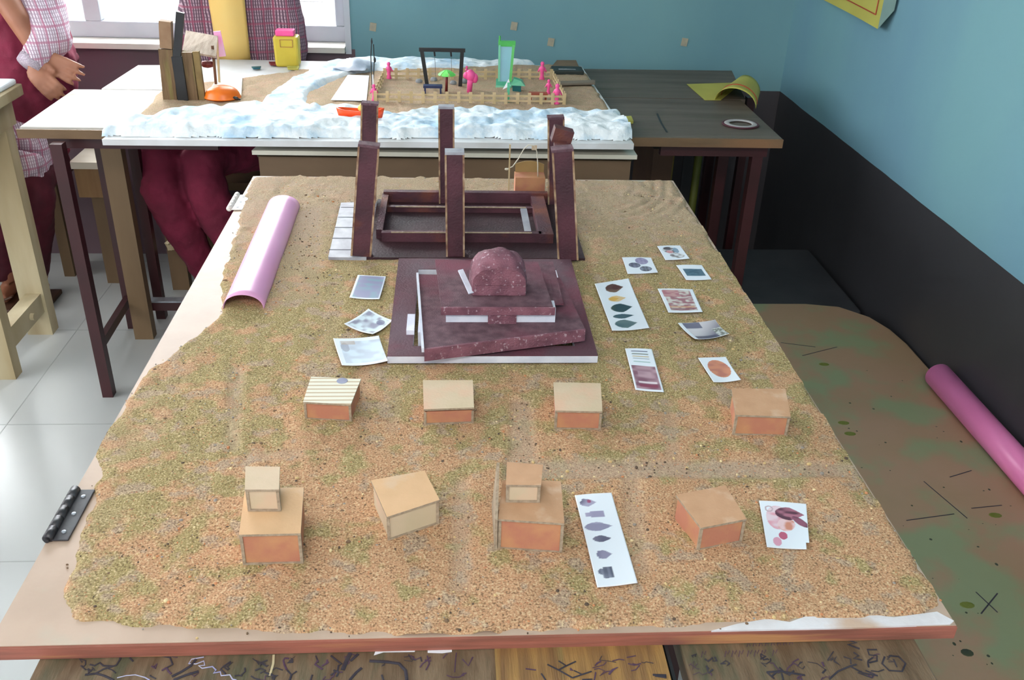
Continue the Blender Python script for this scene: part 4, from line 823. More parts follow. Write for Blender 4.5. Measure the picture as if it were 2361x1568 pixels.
COT = [rp([(236, 310), (262, 296), (350, 276), (420, 266), (500, 256), (560, 248), (605, 244), (640, 205), (700, 170), (760, 145), (820, 138), (872, 148), (838, 166), (800, 174), (745, 192), (712, 215), (700, 236), (735, 258), (785, 258), (880, 262), (940, 275), (1000, 258), (1090, 264), (1120, 256), (1200, 270), (1260, 258), (1330, 262), (1420, 262), (1448, 290), (1456, 312), (1440, 318), (1100, 314), (700, 314), (400, 310)]), rp([(820, 138), (1100, 134), (1210, 138), (1270, 138), (1200, 150), (1060, 158), (900, 156)])]
def s2fn(X, Y):
    m = np.zeros(X.shape, bool)
    for p in SAND2: m |= inpoly(X+.01*(fnoise(X.shape, 6, 31)-.5), Y+.02*(fnoise(X.shape, 6, 32)-.5), p)
    mm = blur(m.astype(float), 2); return RZ-.006+mm*(.006+.004*fnoise(X.shape, 5, 33)+.0015*np.random.rand(*X.shape)), mm > .05, np.stack([mm*0+.75, mm*0+.2, mm*0], -1)
o = field('model_sand', -.92, .5, 2.44, 3.44, .006, s2fn, m_sand); tag(o, 'brown sand spread between the cotton rivers on the far board', 'sand', kind='stuff')
m_cot = bpy.data.materials.new('cotton'); nt, N, L, P = nodes(m_cot); P.inputs['Roughness'].default_value = 1; P.inputs['Specular IOR Level'].default_value = .1
tc = N.new('ShaderNodeTexCoord'); nz = N.new('ShaderNodeTexNoise'); nz.inputs['Scale'].default_value = 7; nz.inputs['Detail'].default_value = 8; nz.inputs['Roughness'].default_value = .65; L.new(tc.outputs['Object'], nz.inputs[0])
rp_ = N.new('ShaderNodeValToRGB'); rp_.color_ramp.elements[0].position = .45; rp_.color_ramp.elements[1].position = .66; rp_.color_ramp.elements[0].color = lin((238, 244, 248)); rp_.color_ramp.elements[1].color = lin((176, 208, 232)); L.new(nz.outputs[0], rp_.inputs[0]); L.new(rp_.outputs[0], P.inputs['Base Color'])
bn = N.new('ShaderNodeBump'); bn.inputs['Strength'].default_value = .6; bn.inputs['Distance'].default_value = .01; n2 = N.new('ShaderNodeTexNoise'); n2.inputs['Scale'].default_value = 45; n2.inputs['Detail'].default_value = 6; L.new(tc.outputs['Object'], n2.inputs[0]); L.new(n2.outputs[0], bn.inputs['Height']); L.new(bn.outputs[0], P.inputs['Normal'])
def cotfn(X, Y):
    m = np.zeros(X.shape, bool)
    for p in COT: m |= inpoly(X+.02*(fnoise(X.shape, 9, 41)-.5), Y+.02*(fnoise(X.shape, 9, 42)-.5), p)
    mm = blur(m.astype(float), 8); lump = blur(fnoise(X.shape, 14, 43)*.6+fnoise(X.shape, 6, 44)*.4, 2)
    thick = np.where(Y < 2.75, .030, .016); thick = blur(thick, 4)
    return RZ-.007+np.clip(mm, 0, 1)**.6*(.006+thick*(.25+lump))+.0015*fnoise(X.shape, 3, 45)*mm, mm > .015, np.stack([mm, mm, mm], -1)
o = field('cotton_river', -.92, .51, 2.43, 3.46, .004, cotfn, m_cot); tag(o, 'fluffy white and pale blue cotton river along the front of the far board', 'cotton', kind='stuff')
# fence
Zf = RZ+.002
def fence(label, A_, B_, n_, skip=()):
    A_ = Vector((*A_, Zf)); B_ = Vector((*B_, Zf)); t = thing('picket_fence', label, 'fence', (A_+B_)/2, 'stick fences round the playground'); d = (B_-A_).normalized()
    hgt_ = .036; M_ = Matrix.Rotation(math.atan2(d.y, d.x), 4, 'Z')
    for i in range(n_):
        p = A_.lerp(B_, i/(n_-1)); b = MB(); b.rbox((p.x, p.y, Zf+hgt_/2), (.010, .0025, hgt_), M=M_); part('picket', b, m_stick, t)
    nn = Vector((-d.y, d.x, 0))*.0026
    for zz in (.010, .025): b = MB(); q = (A_+B_)/2+nn; b.rbox((q.x, q.y, Zf+zz), ((B_-A_).length+.012, .002, .006), M=M_); part('rail', b, m_stick, t)
fence('pale stick fence along the front of the playground', (-.225, 2.853), (.353, 2.862), 17)
fence('pale stick fence along the back of the playground', (-.215, 3.16), (.345, 3.19), 16)
fence('pale stick fence on the left side of the playground', (-.229, 2.885), (-.217, 3.13), 7)
fence('pale stick fence on the right side of the playground', (.356, 2.89), (.349, 3.16), 8)
# swing
def vz(u, v, y): return atY(u, v, y)
t = thing('toy_swing', 'black swing frame standing on grey stones in the playground', 'toy swing', (-.02, 3.08, Zf))
y = 3.08; L0 = vz(985, 195, y); L1 = vz(972, 120, y); R0 = vz(1061, 198, y); R1 = vz(1067, 120, y); zt_ = vz(1015, 115, y).z
part('crossbar', MB().beam((L1.x-.008, y, zt_), (R1.x+.008, y, zt_), .011, .011), m_black, t)
part('post', MB().beam((L0.x, y, Zf), (L1.x+.001, y, zt_-.005), .012, .011), m_black, t); part('post', MB().beam((R0.x, y, Zf), (R1.x-.002, y, zt_-.005), .012, .011), m_black, t)
b = MB()
for u in (1001, 1039): x_ = vz(u, 125, y).x; b.tube([(x_, y, zt_), (x_+.002, y, zt_-.02)], .003, 8).tube([(x_+.002, y, zt_-.02), (x_+.004, y, zt_-.085)], .0006, 5)
part('swing_cord', b, m_black, t)
for u, v, k in ((966, 192, 'left'), (1000, 188, 'middle'), (1045, 196, 'centre'), (1070, 192, 'right')):
    p = at(u, v, Zf); single('stone', MB().ell((p.x, p.y+.006, Zf+.005), (.012, .010, .009), 10), m_stone, {'left': 'grey pebble outside the left swing post', 'middle': 'pale pebble inside the left swing post', 'centre': 'grey pebble inside the right swing post', 'right': 'grey pebble outside the right swing post'}[k], 'stone', (p.x, p.y, Zf), True, group='pebbles at the swing')
# pink figures
def figure(label, u, v, vt, s_=1.0):
    p = at(u, v, Zf); y = p.y; h_ = atY(u, vt, y).z-Zf; r_ = h_*.2; b = MB()
    b.lathe((p.x, y, Zf), [(r_*.75, 0), (r_*.8, h_*.05), (r_*.5, h_*.25), (r_*.55, h_*.45), (r_*.85, h_*.62), (r_*.8, h_*.7), (r_*.35, h_*.76), (r_*.5, h_*.84), (r_*.55, h_*.92), (r_*.3, h_*.99), (.0003, h_)], 14)
    for s__ in (-1, 1): b.tube([(p.x+s__*r_*.6, y, Zf+h_*.66), (p.x+s__*r_*1.15, y-.002, Zf+h_*.45)], [r_*.25, r_*.18], 8)
    return single('clay_figure', b, m_hotpink, label, 'clay figure', (p.x, y, Zf), True, group='pink clay figures')
figure('pink clay figure by the back left corner of the fence', 897, 182, 143)
figure('pink clay figure at the front left corner of the fence', 863, 232, 194)
figure('small pink clay figure beside the right swing post', 1076, 178, 152)
figure('pink clay figure by the back right corner of the fence', 1249, 184, 142)
figure('pink clay figure left of the red bench, inside the fence', 1264, 216, 183)
figure('pink clay figure leaning on the right fence', 1283, 240, 193)
p = at(1082, 214, Zf); y = p.y; h_ = atY(1085, 164, y).z-Zf; b = MB()
b.tube([(p.x, y, Zf), (p.x+.002, y, Zf+h_*.45), (p.x+.004, y, Zf+h_*.6)], [.008, .009, .011], 12); b.ell((p.x+.004, y, Zf+h_*.78), (.017, .013, .018), 12); b.ell((p.x-.010, y, Zf+h_*.8), (.010, .009, .012), 10); b.ell((p.x+.017, y, Zf+h_*.68), (.011, .009, .016), 10); b.ell((p.x+.002, y, Zf+h_*.93), (.012, .010, .010), 10)
single('clay_tree', b, m_hotpink, 'bushy pink clay tree right of the swing', 'clay tree', (p.x, y, Zf), True)
# palm-like umbrella
p = at(1029, 213, Zf); y = p.y; h_ = atY(1029, 160, y).z-Zf; t = thing('toy_palm', 'red stemmed toy palm with bright green top in front of the swing', 'toy tree', (p.x, y, Zf))
part('stem', MB().tube([(p.x, y, Zf), (p.x+.002, y, Zf+h_*.9)], [.005, .0035], 10), mat('dark_red_stem', (116, 28, 28), None, 20, .5), t, True)
b = MB()
for k in range(6): a_ = k*math.pi/3+.3; b.grid([[(p.x+.002+math.cos(a_+w_*.45)*r_, y+math.sin(a_+w_*.45)*r_, Zf+h_*.95-(r_/.028)**2*.014+.001*abs(w_)) for w_ in (-1, 0, 1)] for r_ in (.001, .010, .020, .028)])
part('leaf', b, mat('bright_green_foam', (120, 226, 110), (104, 214, 96), 20, .5), t, solid=.002)
# blue bench, red bench
def tbench(label, ua, ub, v, m, m2):
    A_ = at(ua, v, Zf); B_ = at(ub, v, Zf); t = thing('toy_bench', label, 'toy bench', ((A_.x+B_.x)/2, A_.y, Zf), 'toy benches'); y = A_.y
    part('seat', MB().box(A_.x, B_.x, y, y+.026, Zf+.020, Zf+.027), m, t); part('leg', MB().box(A_.x+.003, A_.x+.008, y+.002, y+.02, Zf, Zf+.020), m2, t); part('leg', MB().box(B_.x-.008, B_.x-.003, y+.002, y+.02, Zf, Zf+.020), m2, t)
tbench('dark blue toy bench in front of the swing', 976, 1020, 218, m_navy, m_navy); tbench('brick red toy bench near the front right of the fence', 1220, 1262, 236, m_red, m_red)
# slide
t = thing('toy_slide', 'tall mint green plastic slide with pale blue chute', 'toy slide', (.19, 3.0, Zf)); y = at(1170, 212, Zf).y
A_ = atY(1145, 205, y); B_ = atY(1178, 205, y); zt_ = atY(1165, 104, y+.03).z
def P3(u, v, dy): return atY(u, v, y+dy)
c0, c1, c2, c3 = P3(1150, 188, .02), P3(1176, 188, .02), P3(1184, 104, .05), P3(1152, 104, .05)
b = MB(); b.add([c0, c1, c2, c3], [(0, 1, 2, 3)]); part('chute', b, m_bluegrey, t, solid=.003)
part('side_rail', MB().beam(c0, c3, .006, .012, up=(0, 1, 0)), m_green, t); part('side_rail', MB().beam(c1, c2, .008, .014, up=(0, 1, 0)), m_green2, t)
part('top_rim', MB().box(c3.x-.004, c2.x+.006, y+.045, y+.06, c2.z-.004, c2.z+.012).tube([(c3.x, y+.05, c2.z), (c3.x, y+.05, c2.z+.028)], .003, 6), m_green2, t)
f0 = at(1142, 200, Zf); f1 = at(1180, 205, Zf); b = MB(); b.hexa([(f0.x, f0.y-.01, Zf), (f1.x, f0.y-.012, Zf), (f1.x, f0.y+.03, Zf), (f0.x+.003, f0.y+.03, Zf)], [(f0.x+.002, f0.y-.008, Zf+.006), (f1.x, f0.y-.01, Zf+.006), (f1.x, f0.y+.03, Zf+.02), (f0.x+.004, f0.y+.03, Zf+.02)]); part('foot', b, m_green, t)
p = at(1192, 212, Zf); t2 = thing('toy_hut', 'small teal hut with mint green roof beside the slide', 'toy hut', (p.x, p.y, Zf)); part('wall', MB().box(p.x-.014, p.x+.013, p.y, p.y+.025, Zf, Zf+.02), m_teal, t2)
b = MB(); b.hexa([(p.x-.022, p.y-.006, Zf+.022), (p.x+.026, p.y-.006, Zf+.020), (p.x+.026, p.y+.03, Zf+.020), (p.x-.02, p.y+.03, Zf+.022)], [(p.x-.01, p.y, Zf+.042), (p.x+.010, p.y, Zf+.036), (p.x+.018, p.y+.028, Zf+.034), (p.x-.01, p.y+.028, Zf+.042)]); part('roof', b, m_green, t2)
p = at(1171, 234, Zf); h_ = atY(1171, 180, p.y).z-Zf; t2 = thing('toy_sail', 'mint green post with a white paper pennant at the front fence', 'toy', (p.x, p.y+.012, Zf)); part('post', MB().box(p.x-.004, p.x+.004, p.y-.014, p.y-.006, Zf, Zf+h_*.85), m_green, t2); b = MB(); b.add([(p.x-.018, p.y-.012, Zf+h_*.55), (p.x+.006, p.y-.012, Zf+h_*.72), (p.x, p.y-.01, Zf+h_)], [(0, 1, 2)]); part('pennant', b, m_white, t2, solid=.001)
# lamp flower wires
t = thing('wire_lamp_post', 'thin black wire lamp post at the left end of the fence', 'lamp post', (at(858, 205, Zf).x, at(858, 205, Zf).y, Zf)); p = at(858, 205, Zf); y = p.y
part('wire', MB().tube([(p.x, y, Zf), atY(855, 130, y), atY(857, 88, y)], .0016, 6).tube([(p.x+.003, y, Zf), atY(863, 140, y), atY(861, 102, y)], .0016, 6), m_black, t)
part('bulb', MB().ell(atY(857, 96, y), (.003, .003, .008), 8).ell(atY(864, 138, y), (.004, .004, .009), 8), m_black, t); part('paper_base', MB().tube([(p.x+.004, y, Zf), (p.x+.004, y, Zf+.045)], .003, 8), m_white, t)
# papers
def sheet(name, label, pts, z, m, cat='sheet of paper', th=.0012, grp=None): P_ = [at(u, v, z) for u, v in pts]; c = sum(P_, Vector())/len(P_); return single(name, MB().prism([q.xy for q in P_], z, z+th), m, label, cat, tuple(c), group=grp)
sheet('paper_sheet', 'slanting white paper road left of the playground fence', [(763, 231), (845, 233), (851, 175), (802, 173)], RZ+.006, m_white)
sheet('paper_sheet', 'cream paper sheet behind the orange bowl', [(472, 225), (556, 228), (559, 178), (500, 182)], RZ+.006, mat('cream_paper', (236, 226, 206), None, 9, .7))
# orange dome and boat
p = at(507, 232, RZ+.007); t = thing('orange_dome', 'upturned orange plastic bowl beside the stick hut', 'bowl', (p.x, p.y+.04, RZ+.007))
prof = [(.052*math.cos(a_), .036*math.sin(a_)**.8) for a_ in [i*math.pi/2/10 for i in range(11)]]; prof[-1] = (.002, .036); part('bowl', MB().lathe((p.x, p.y+.04, RZ+.007), [(.055, 0), (.055, .003)]+prof[1:], 30, 1, .85), m_orange, t, True)
p = at(541, 229, RZ+.008); single('black_toy', MB().ell((p.x, p.y, RZ+.012), (.012, .006, .005), 10).tube([(p.x-.01, p.y, RZ+.016), (p.x+.018, p.y-.004, RZ+.008)], .0025, 6), m_black, 'small black and grey toy lying right of the orange bowl', 'toy', (p.x, p.y, RZ+.008), True)
p = at(832, 276, RZ+.012); t = thing('toy_boat', 'red-orange clay boat floating on the cotton river', 'toy boat', (p.x, p.y, RZ+.012)); rows = []
for i in range(13):
    s_ = i/12*2-1; wv = .017*math.sqrt(max(0, 1-abs(s_)**2.5))+.001; zu = .010+.006*s_*s_; rows.append([(p.x+s_*.066, p.y-wv, RZ+.03+zu), (p.x+s_*.060, p.y-wv*.6, RZ+.022), (p.x+s_*.058, p.y, RZ+.019), (p.x+s_*.060, p.y+wv*.6, RZ+.022), (p.x+s_*.066, p.y+wv, RZ+.03+zu)])
part('hull', MB().grid(rows), m_orange2, t, True, solid=.004); part('cargo', MB().ell((p.x+.012, p.y, RZ+.045), (.020, .010, .014), 10), mat('yellow_clay', (240, 220, 110), None, 20, .5), t, True)
# yellow box with pink lid
p = at(662, 154, FZ+.02); y = p.y; zb3 = RZ-.003; A_ = atY(633, 150, y); B_ = atY(691, 150, y); zt_ = atY(660, 85, y).z
t = thing('yellow_pot', 'bright yellow plastic tub with pink lid below the window', 'tub', (p.x, y+.03, zb3))
part('body', MB().hexa([(A_.x+.003, y, zb3), (B_.x-.003, y, zb3), (B_.x-.003, y+.06, zb3), (A_.x+.003, y+.06, zb3)], [(A_.x, y, zt_), (B_.x, y, zt_), (B_.x, y+.06, zt_), (A_.x, y+.06, zt_)]), m_yellow, t, bevel=.008)
za = atY(660, 70, y+.01).z; part('lid', MB().box(A_.x+.010, B_.x-.014, y+.008, y+.05, zt_, za), m_hotpink, t, bevel=.003, label='pink lid')
xm = (A_.x+B_.x)/2; zm = zt_-.012; b = MB()
for q in ((-.020, .022, .002, 0), (-.020, .022, -.022, 0)): b.beam((xm-.018, y-.001, zm+q[2]), (xm+.024, y-.001, zm+q[2]), .002, .002)
for dx in (-.018, .024): b.beam((xm+dx, y-.001, zm+.002), (xm+dx, y-.001, zm-.022), .002, .002)
part('handle', b, mat('tan_line', (170, 120, 60), None, 9, .6), t)
sheet('leaf_scrap', 'small dark green scrap on the white board left of the tub', [(580, 156), (602, 155), (600, 159), (584, 160)], RZ+.001, m_teal, 'paper scrap', .004); sheet('leaf_scrap', 'yellow-green scrap in front of the yellow tub', [(662, 155), (690, 155), (688, 162), (664, 161)], RZ+.001, m_ychart, 'paper scrap', .005)
sheet('clay_scrap', 'small dark red clay lump left of the yellow tub', [(620, 146), (643, 146), (643, 152), (624, 151)], RZ+.001, mat('dark_red_stem', (116, 28, 28)), 'clay', .006)
# crumpled white polythene
b = MB(); rs = np.random.RandomState(8); pp = [at(u, v, RZ+.01) for u, v in ((762, 165), (800, 142), (868, 150), (842, 168))]; rows = []
for i in range(9):
    row = []
    for j in range(11):
        q = pp[0].lerp(pp[3], j/10).lerp(pp[1].lerp(pp[2], j/10), i/8); row.append((q.x, q.y, RZ+.012+.022*math.sin(math.pi*i/8)*math.sin(math.pi*j/10)+.010*rs.rand()))
    rows.append(row)
b.grid(rows); q = sum(pp, Vector())/4; single('crumpled_wrap', b, mat('white_polythene', (222, 228, 240), (190, 200, 220), 20, .3), 'crumpled whitish plastic wrap at the head of the cotton river', 'plastic wrap', (q.x, q.y, RZ+.01), True, solid=.001)
# cardboard pieces and pencil box on the right back of the river board
sheet('cardboard_piece', 'flat cardboard piece with white rim at the back right of the far board', [(1268, 160), (1336, 160), (1328, 141), (1284, 141)], RZ+.004, mat('dull_cardboard', (124, 104, 82), None, 20, .8), 'cardboard', .004)
p0 = at(1274, 172, RZ+.003); p1 = at(1346, 173, RZ+.003); t = thing('pencil_box', 'dark green-black flat box with pale label, back right of the playground', 'box', ((p0.x+p1.x)/2, p0.y+.03, RZ+.003)); part('body', MB().box(p0.x, p1.x, p0.y, p0.y+.07, RZ+.003, RZ+.018), mat('black_green_plastic', (38, 50, 48), None, 10, .5), t, bevel=.003); part('label_strip', MB().box(p0.x+.022, p1.x-.028, p0.y+.012, p0.y+.022, RZ+.0175, RZ+.0188), m_stone, t)
sheet('cardboard_strip', 'thin grey cardboard strip lying right of the playground fence', [(1292, 197), (1372, 195), (1372, 188), (1292, 191)], RZ+.008, mat('grey_card', (130, 118, 104), None, 20, .8), 'cardboard', .006)
# stick hut on the left
yh = at(420, 232, RZ).y+.01; t = thing('stick_hut', 'tall hut of brown sticks with slanting straw roof and black trunk', 'model hut', (atY(430, 230, yh).x, yh+.05, RZ+.004))
def post(u0, v0, u1, v1, w_, m, dy=0, d_=None, nm='post'):
    a_ = atY(u0, v0, yh+dy); b_ = atY(u1, v1, yh+dy); a_.z = max(a_.z, RZ+.002); return part(nm, MB().beam(a_, b_, w_, d_ or w_, up=(0, 1, 0)), m, t)
m_bark = mat('brown_stick', (124, 98, 70), (104, 80, 54), 30, .8, .4, 90, stretch=(4, 4, .4), c3=(120, 112, 60), s3=12)
post(396, 235, 384, 112, .040, m_bark, 0, .03); post(385, 110, 382, 48, .034, mat('light_brown_stick', (150, 120, 92), (136, 104, 78), 30, .8), 0, .025); post(424, 236, 408, 130, .030, m_black, -.012, .014, 'trunk'); post(408, 132, 416, 28, .022, m_black, -.012, .012, 'trunk')
post(448, 238, 432, 120, .030, m_bark, 0, .02); post(468, 238, 452, 118, .018, mat('olive_stick', (140, 116, 72), (120, 98, 60), 30, .8), 0, .015)
post(466, 215, 456, 118, .007, mat('thin_brown_stick', (110, 74, 52), None, 20, .7), .10); post(498, 194, 490, 105, .007, MATS['thin_brown_stick'], .10); post(506, 192, 500, 85, .006, m_stick, .20)
ra, rb_, rc, rd = atY(420, 118, yh+.02), atY(498, 132, yh+.06), atY(502, 85, yh+.20), atY(428, 72, yh+.18); b = MB(); b.add([ra, rb_, rc, rd], [(0, 1, 2, 3)]); part('roof', b, mat('straw_roof', (196, 176, 158), (170, 148, 128), 14, .8, .5, 80, stretch=(8, 1, 1)), t, solid=.006)
b = MB(); q0, q1 = atY(500, 72, yh+.21), atY(513, 130, yh+.21); b.beam(q0, q1, .022, .006, up=(0, 1, 0)); part('pink_strip', b, mat('pale_pink_strip', (244, 150, 210), (236, 190, 224), 20, .5), t)
p = atY(478, 148, yh+.12); part('hanging_bundle', MB().ell((p.x, yh+.12, p.z), (.022, .012, .012), 8), mat('dark_red_stem', (116, 28, 28)), t)

# right desk top: chart paper, ring, scrap
rows = []; A_ = [at(1583, 192, FZ+.002), at(1700, 190, FZ+.002), at(1672, 232, FZ+.002), at(1625, 231, FZ+.002)]
t = thing('chart_paper', 'lime yellow chart paper curling up on the dark right desk', 'chart paper', (.93, 3.15, FZ+.001)); b = MB()
P_ = [at(1583, 194, FZ+.0015), at(1625, 231, FZ+.0015), at(1662, 231, FZ+.0015), at(1712, 190, FZ+.0015)]; b.add(P_, [(0, 1, 2, 3)]); part('flat_sheet', b, m_ychart, t, solid=.0008)
rows = []
e0, e1 = at(1650, 231, FZ), at(1740, 250, FZ); 
for i in range(15):
    a_ = math.pi*i/14; row = []
    for j in range(9):
        f = j/8; base = at(1648, 231, FZ).lerp(at(1700, 190, FZ), f); end = at(1742, 252, FZ).lerp(at(1752, 215, FZ), f); q = base.lerp(end, (1-math.cos(a_))/2); row.append((q.x, q.y, FZ+.002+(.050-.012*f)*math.sin(a_)))
    rows.append(row)
part('curled_sheet', MB().grid(rows), m_ychart, t, True, solid=.0008)
line = [(x_, y_, z_+.001) for x_, y_, z_ in [rows[i][2] for i in range(15)]]; part('red_line', MB().tube(line, .0022, 5), mat('red_marker', (170, 60, 40), None, 9, .6), t)
p = at(1707, 288, FZ); t = thing('ring_plate', 'white ring with dark red rim lying on the dark right desk', 'ring', (p.x, p.y, FZ+.001)); rt = .042
part('ring', MB().tube([(p.x+rt*math.cos(k*math.pi/16), p.y+rt*.9*math.sin(k*math.pi/16), FZ+.004) for k in range(33)], .0085, 8, False, .3), mat('pale_grey_plastic', (176, 172, 172), None, 9, .5), t, True); rt = .053
part('rim', MB().tube([(p.x+rt*math.cos(k*math.pi/16), p.y+rt*.9*math.sin(k*math.pi/16), FZ+.003) for k in range(33)], .004, 8, False, .6), mat('dark_wine', (84, 34, 48), None, 9, .5), t, True)
sheet('leaf_scrap', 'small yellow-green scrap on the dark desk beside the cotton', [(1440, 285), (1460, 285), (1455, 273), (1442, 274)], FZ+.001, m_ychart, 'paper scrap', .008)
b = MB(); b.tube([at(1515, 262, FZ+.0002), at(1525, 285, FZ+.0002), at(1538, 305, FZ+.0002)], .0035, 6, flat=.2); part('crack', b, m_black, bpy.data.objects['long_desk'])
b = MB(); b.box(.60, .90, 2.62, 2.624, FZ, FZ+.0006)

# wall poster upper right
c_ = [atX(1895, -2, XW-.012), atX(2024, 67, XW-.03)]; t = thing('wall_chart', 'lime yellow chart with red border line pinned high on the right wall', 'poster', (XW-.01, (c_[0].y+c_[1].y)/2, c_[0].z)); b = MB()
A_, B_ = c_; b.grid([[(A_.x+(B_.x-A_.x)*f**2, A_.y+(B_.y-A_.y)*f, lerp(A_.z, B_.z, f)+s_) for f in [i/8 for i in range(9)]] for s_ in (0, .25, .5)]); part('sheet', b, m_ychart, t, solid=.001)
b = MB(); b.tube([(A_.x+(B_.x-A_.x)*f**2-.002, A_.y+(B_.y-A_.y)*f, lerp(A_.z, B_.z, f)+.035) for f in (0, .25, .5, .75, .93)], .0018, 5).tube([(B_.x-.001, B_.y+.035, B_.z+.035), (B_.x-.001, B_.y+.035, B_.z+.4)], .0018, 5); part('red_border', b, MATS['red_marker'], t)
b = MB(); b.add([(B_.x, B_.y, B_.z), (B_.x+.022, B_.y-.035, B_.z+.06), (B_.x+.022, B_.y-.035, B_.z+.5), (B_.x, B_.y, B_.z+.5)], [(0, 1, 2, 3)]); part('curled_edge', b, mat('grey_green_paper_back', (110, 140, 136), None, 9, .7), t, solid=.001)

# ------------------------------------------------------------------ people
def head(t, c, yaw=0):
    b = MB(); c = Vector(c); M_ = Matrix.Rotation(yaw, 3, 'Z'); g = lambda x, y, z: c+M_@Vector((x, y, z))
    b.ell(c, (.072, .088, .105), 24, M_); b.ell(g(0, -.055, -.055), (.042, .035, .045), 14, M_); b.ell(g(0, -.095, -.012), (.011, .016, .022), 10, M_)
    for s_ in (-1, 1): b.ell(g(s_*.075, .005, -.005), (.010, .018, .028), 10, M_)
    b.ell(g(0, -.083, -.05), (.022, .010, .007), 10, M_)
    return b
def face(t, c, yaw=0):
    c = Vector(c); M_ = Matrix.Rotation(yaw, 3, 'Z'); g = lambda x, y, z: c+M_@Vector((x, y, z)); b = MB(); e = MB()
    for s_ in (-1, 1): b.ell(g(s_*.028, -.079, .012), (.013, .007, .007), 10, M_); e.ell(g(s_*.028, -.0855, .012), (.005, .003, .005), 8, M_)
    part('eye', b, mat('eye_white', (236, 232, 226), None, 9, .3), t, True); part('pupil', e, m_hair, t, True)
    h_ = MB(); h_.ell(g(0, .018, .022), (.082, .090, .100), 24, M_); h_.tube([g(.03, .09, -.02), g(.04, .10, -.14), g(.04, .09, -.28)], [.025, .02, .012], 12); part('hair', h_, m_hair, t, True)
def hand(b, wrist, dirv, nrm, s_=1.0, curl=.35, spread=.12, thumb=1):
    w_ = Vector(wrist); d = Vector(dirv).normalized(); n_ = Vector(nrm); n_ = (n_-d*n_.dot(d)).normalized(); x = d.cross(n_)
    b.ell(w_+d*.045*s_, (.036*s_, .012*s_, .045*s_), 12, Matrix((x, n_, d)).transposed())
    for i, (off, ln) in enumerate(((-.028, .062), (-.010, .072), (.009, .068), (.027, .054))):
        p = w_+d*.078*s_+x*off*s_; dd = (d+x*off*spread*30*.3).normalized(); p1 = p+dd*ln*.45*s_; d2 = (dd-n_*curl).normalized(); p2 = p1+d2*ln*.32*s_; p3 = p2+(d2-n_*curl).normalized()*ln*.28*s_
        b.tube([p-dd*.02, p, p1, p2, p3], [.009*s_, .0088*s_, .0082*s_, .0075*s_, .0055*s_], 10)
    p = w_+d*.02*s_+x*thumb*.026*s_; b.tube([p, p+(d+x*thumb*.9).normalized()*.035*s_, p+(d*1.0+x*thumb*.9).normalized()*.035*s_+d*.03*s_], [.012*s_, .0105*s_, .007*s_], 10)
# student at the left, seated beside the pale desk
A = thing('person', 'person in maroon vest over checked shirt with arms at the waist, at the left', 'person', (-1.50, 3.35, 0))
yA = 3.30
def a(u, v, y): return atY(u, v, y)
hipA = Vector((-1.47, 3.36, .60)); 
b = MB()
b.tube([(-1.54, 3.40, .55), (-1.50, 3.38, .75), (-1.49, 3.37, .95), (-1.50, 3.37, 1.12), (-1.50, 3.37, 1.17)], [.13, .115, .125, .13, .06], 20); b.tube([(-1.5, 3.37, 1.14), (-1.5, 3.36, 1.24)], [.05, .045], 14)
b2 = head(A, (-1.5, 3.34, 1.33)); b.v += b2.v and []; o_ = len(b.v); b.v += b2.v; b.f += [tuple(i+o_ for i in f) for f in b2.f]; b.mi += [0]*len(b2.f)
# bare right arm (left in the photo)
shR = Vector((-1.64, 3.33, 1.12)); elR = a(22, 5, 3.19); wrR = a(90, 128, 3.16)
b.tube([shR, elR+Vector((-.03, .02, .03)), elR.lerp(wrR, .35), elR.lerp(wrR, .7), wrR], [.048, .042, .037, .030, .024], 14)
hand(b, wrR, a(150, 160, 3.14)-wrR, (0, -1, .3), 1.0, .25, .35, 1)
# left arm in the checked sleeve, hand below the cuff
shL = Vector((-1.36, 3.34, 1.12)); elL = a(112, 95, 3.20); wrL = a(66, 152, 3.13)
b.tube([shL, elL, wrL], [.045, .038, .026], 14); hand(b, wrL, a(100, 186, 3.11)-wrL, (.2, -1, .3), .95, .6, .1, -1)
for s_ in (-1, 1):
    kx = -1.52+s_*.055; b.tube([(kx, 3.38, .54), (kx, 3.22, .52), (kx-.03, 3.22, .30), (kx-.07, 3.26, .08)], [.085, .06, .05, .035], 14); b.tube([(kx-.07, 3.28, .045), (kx-.075, 3.18, .03)], [.032, .026], 10)
remesh('body', b, m_skin, A, .005, 3); face(A, (-1.5, 3.34, 1.33))
v_ = MB(); v_.tube([(-1.54, 3.38, .56), (-1.49, 3.37, .66), (-1.465, 3.36, .76), (-1.45, 3.36, .86), (-1.46, 3.36, 1.0), (-1.48, 3.36, 1.12), (-1.5, 3.37, 1.18)], [.15, .155, .155, .16, .16, .15, .08], 24); remesh('vest', v_, m_mfab, A, .008, 4, .03, 'maroon vest')
s_ = MB(); s_.tube([shL+Vector((-.02, 0, 0)), shL.lerp(elL, .5), elL, elL.lerp(wrL, .5), wrL.lerp(elL, .12)], [.075, .078, .072, .052, .040], 16); remesh('shirt_sleeve', s_, m_shirt, A, .006, 3, .012, 'pale checked sleeve')
c_ = MB(); c_.tube([wrL.lerp(elL, .22), wrL.lerp(elL, -.02)], [.043, .040], 16); part('cuff', c_, mat('striped_cuff', (150, 130, 150), (206, 196, 206), 120, .8, stretch=(3, .2, 3)), A, True)
h_ = MB(); h_.tube([(-1.53, 3.34, .62), (-1.51, 3.28, .585), (-1.495, 3.20, .545)], [.145, .135, .12], 24); h_.tube([(-1.495, 3.20, .55), (-1.49, 3.16, .50)], [.115, .10], 24); remesh('tunic_skirt', h_, m_shirt, A, .007, 3, .02, 'checked tunic hem')
l_ = MB()
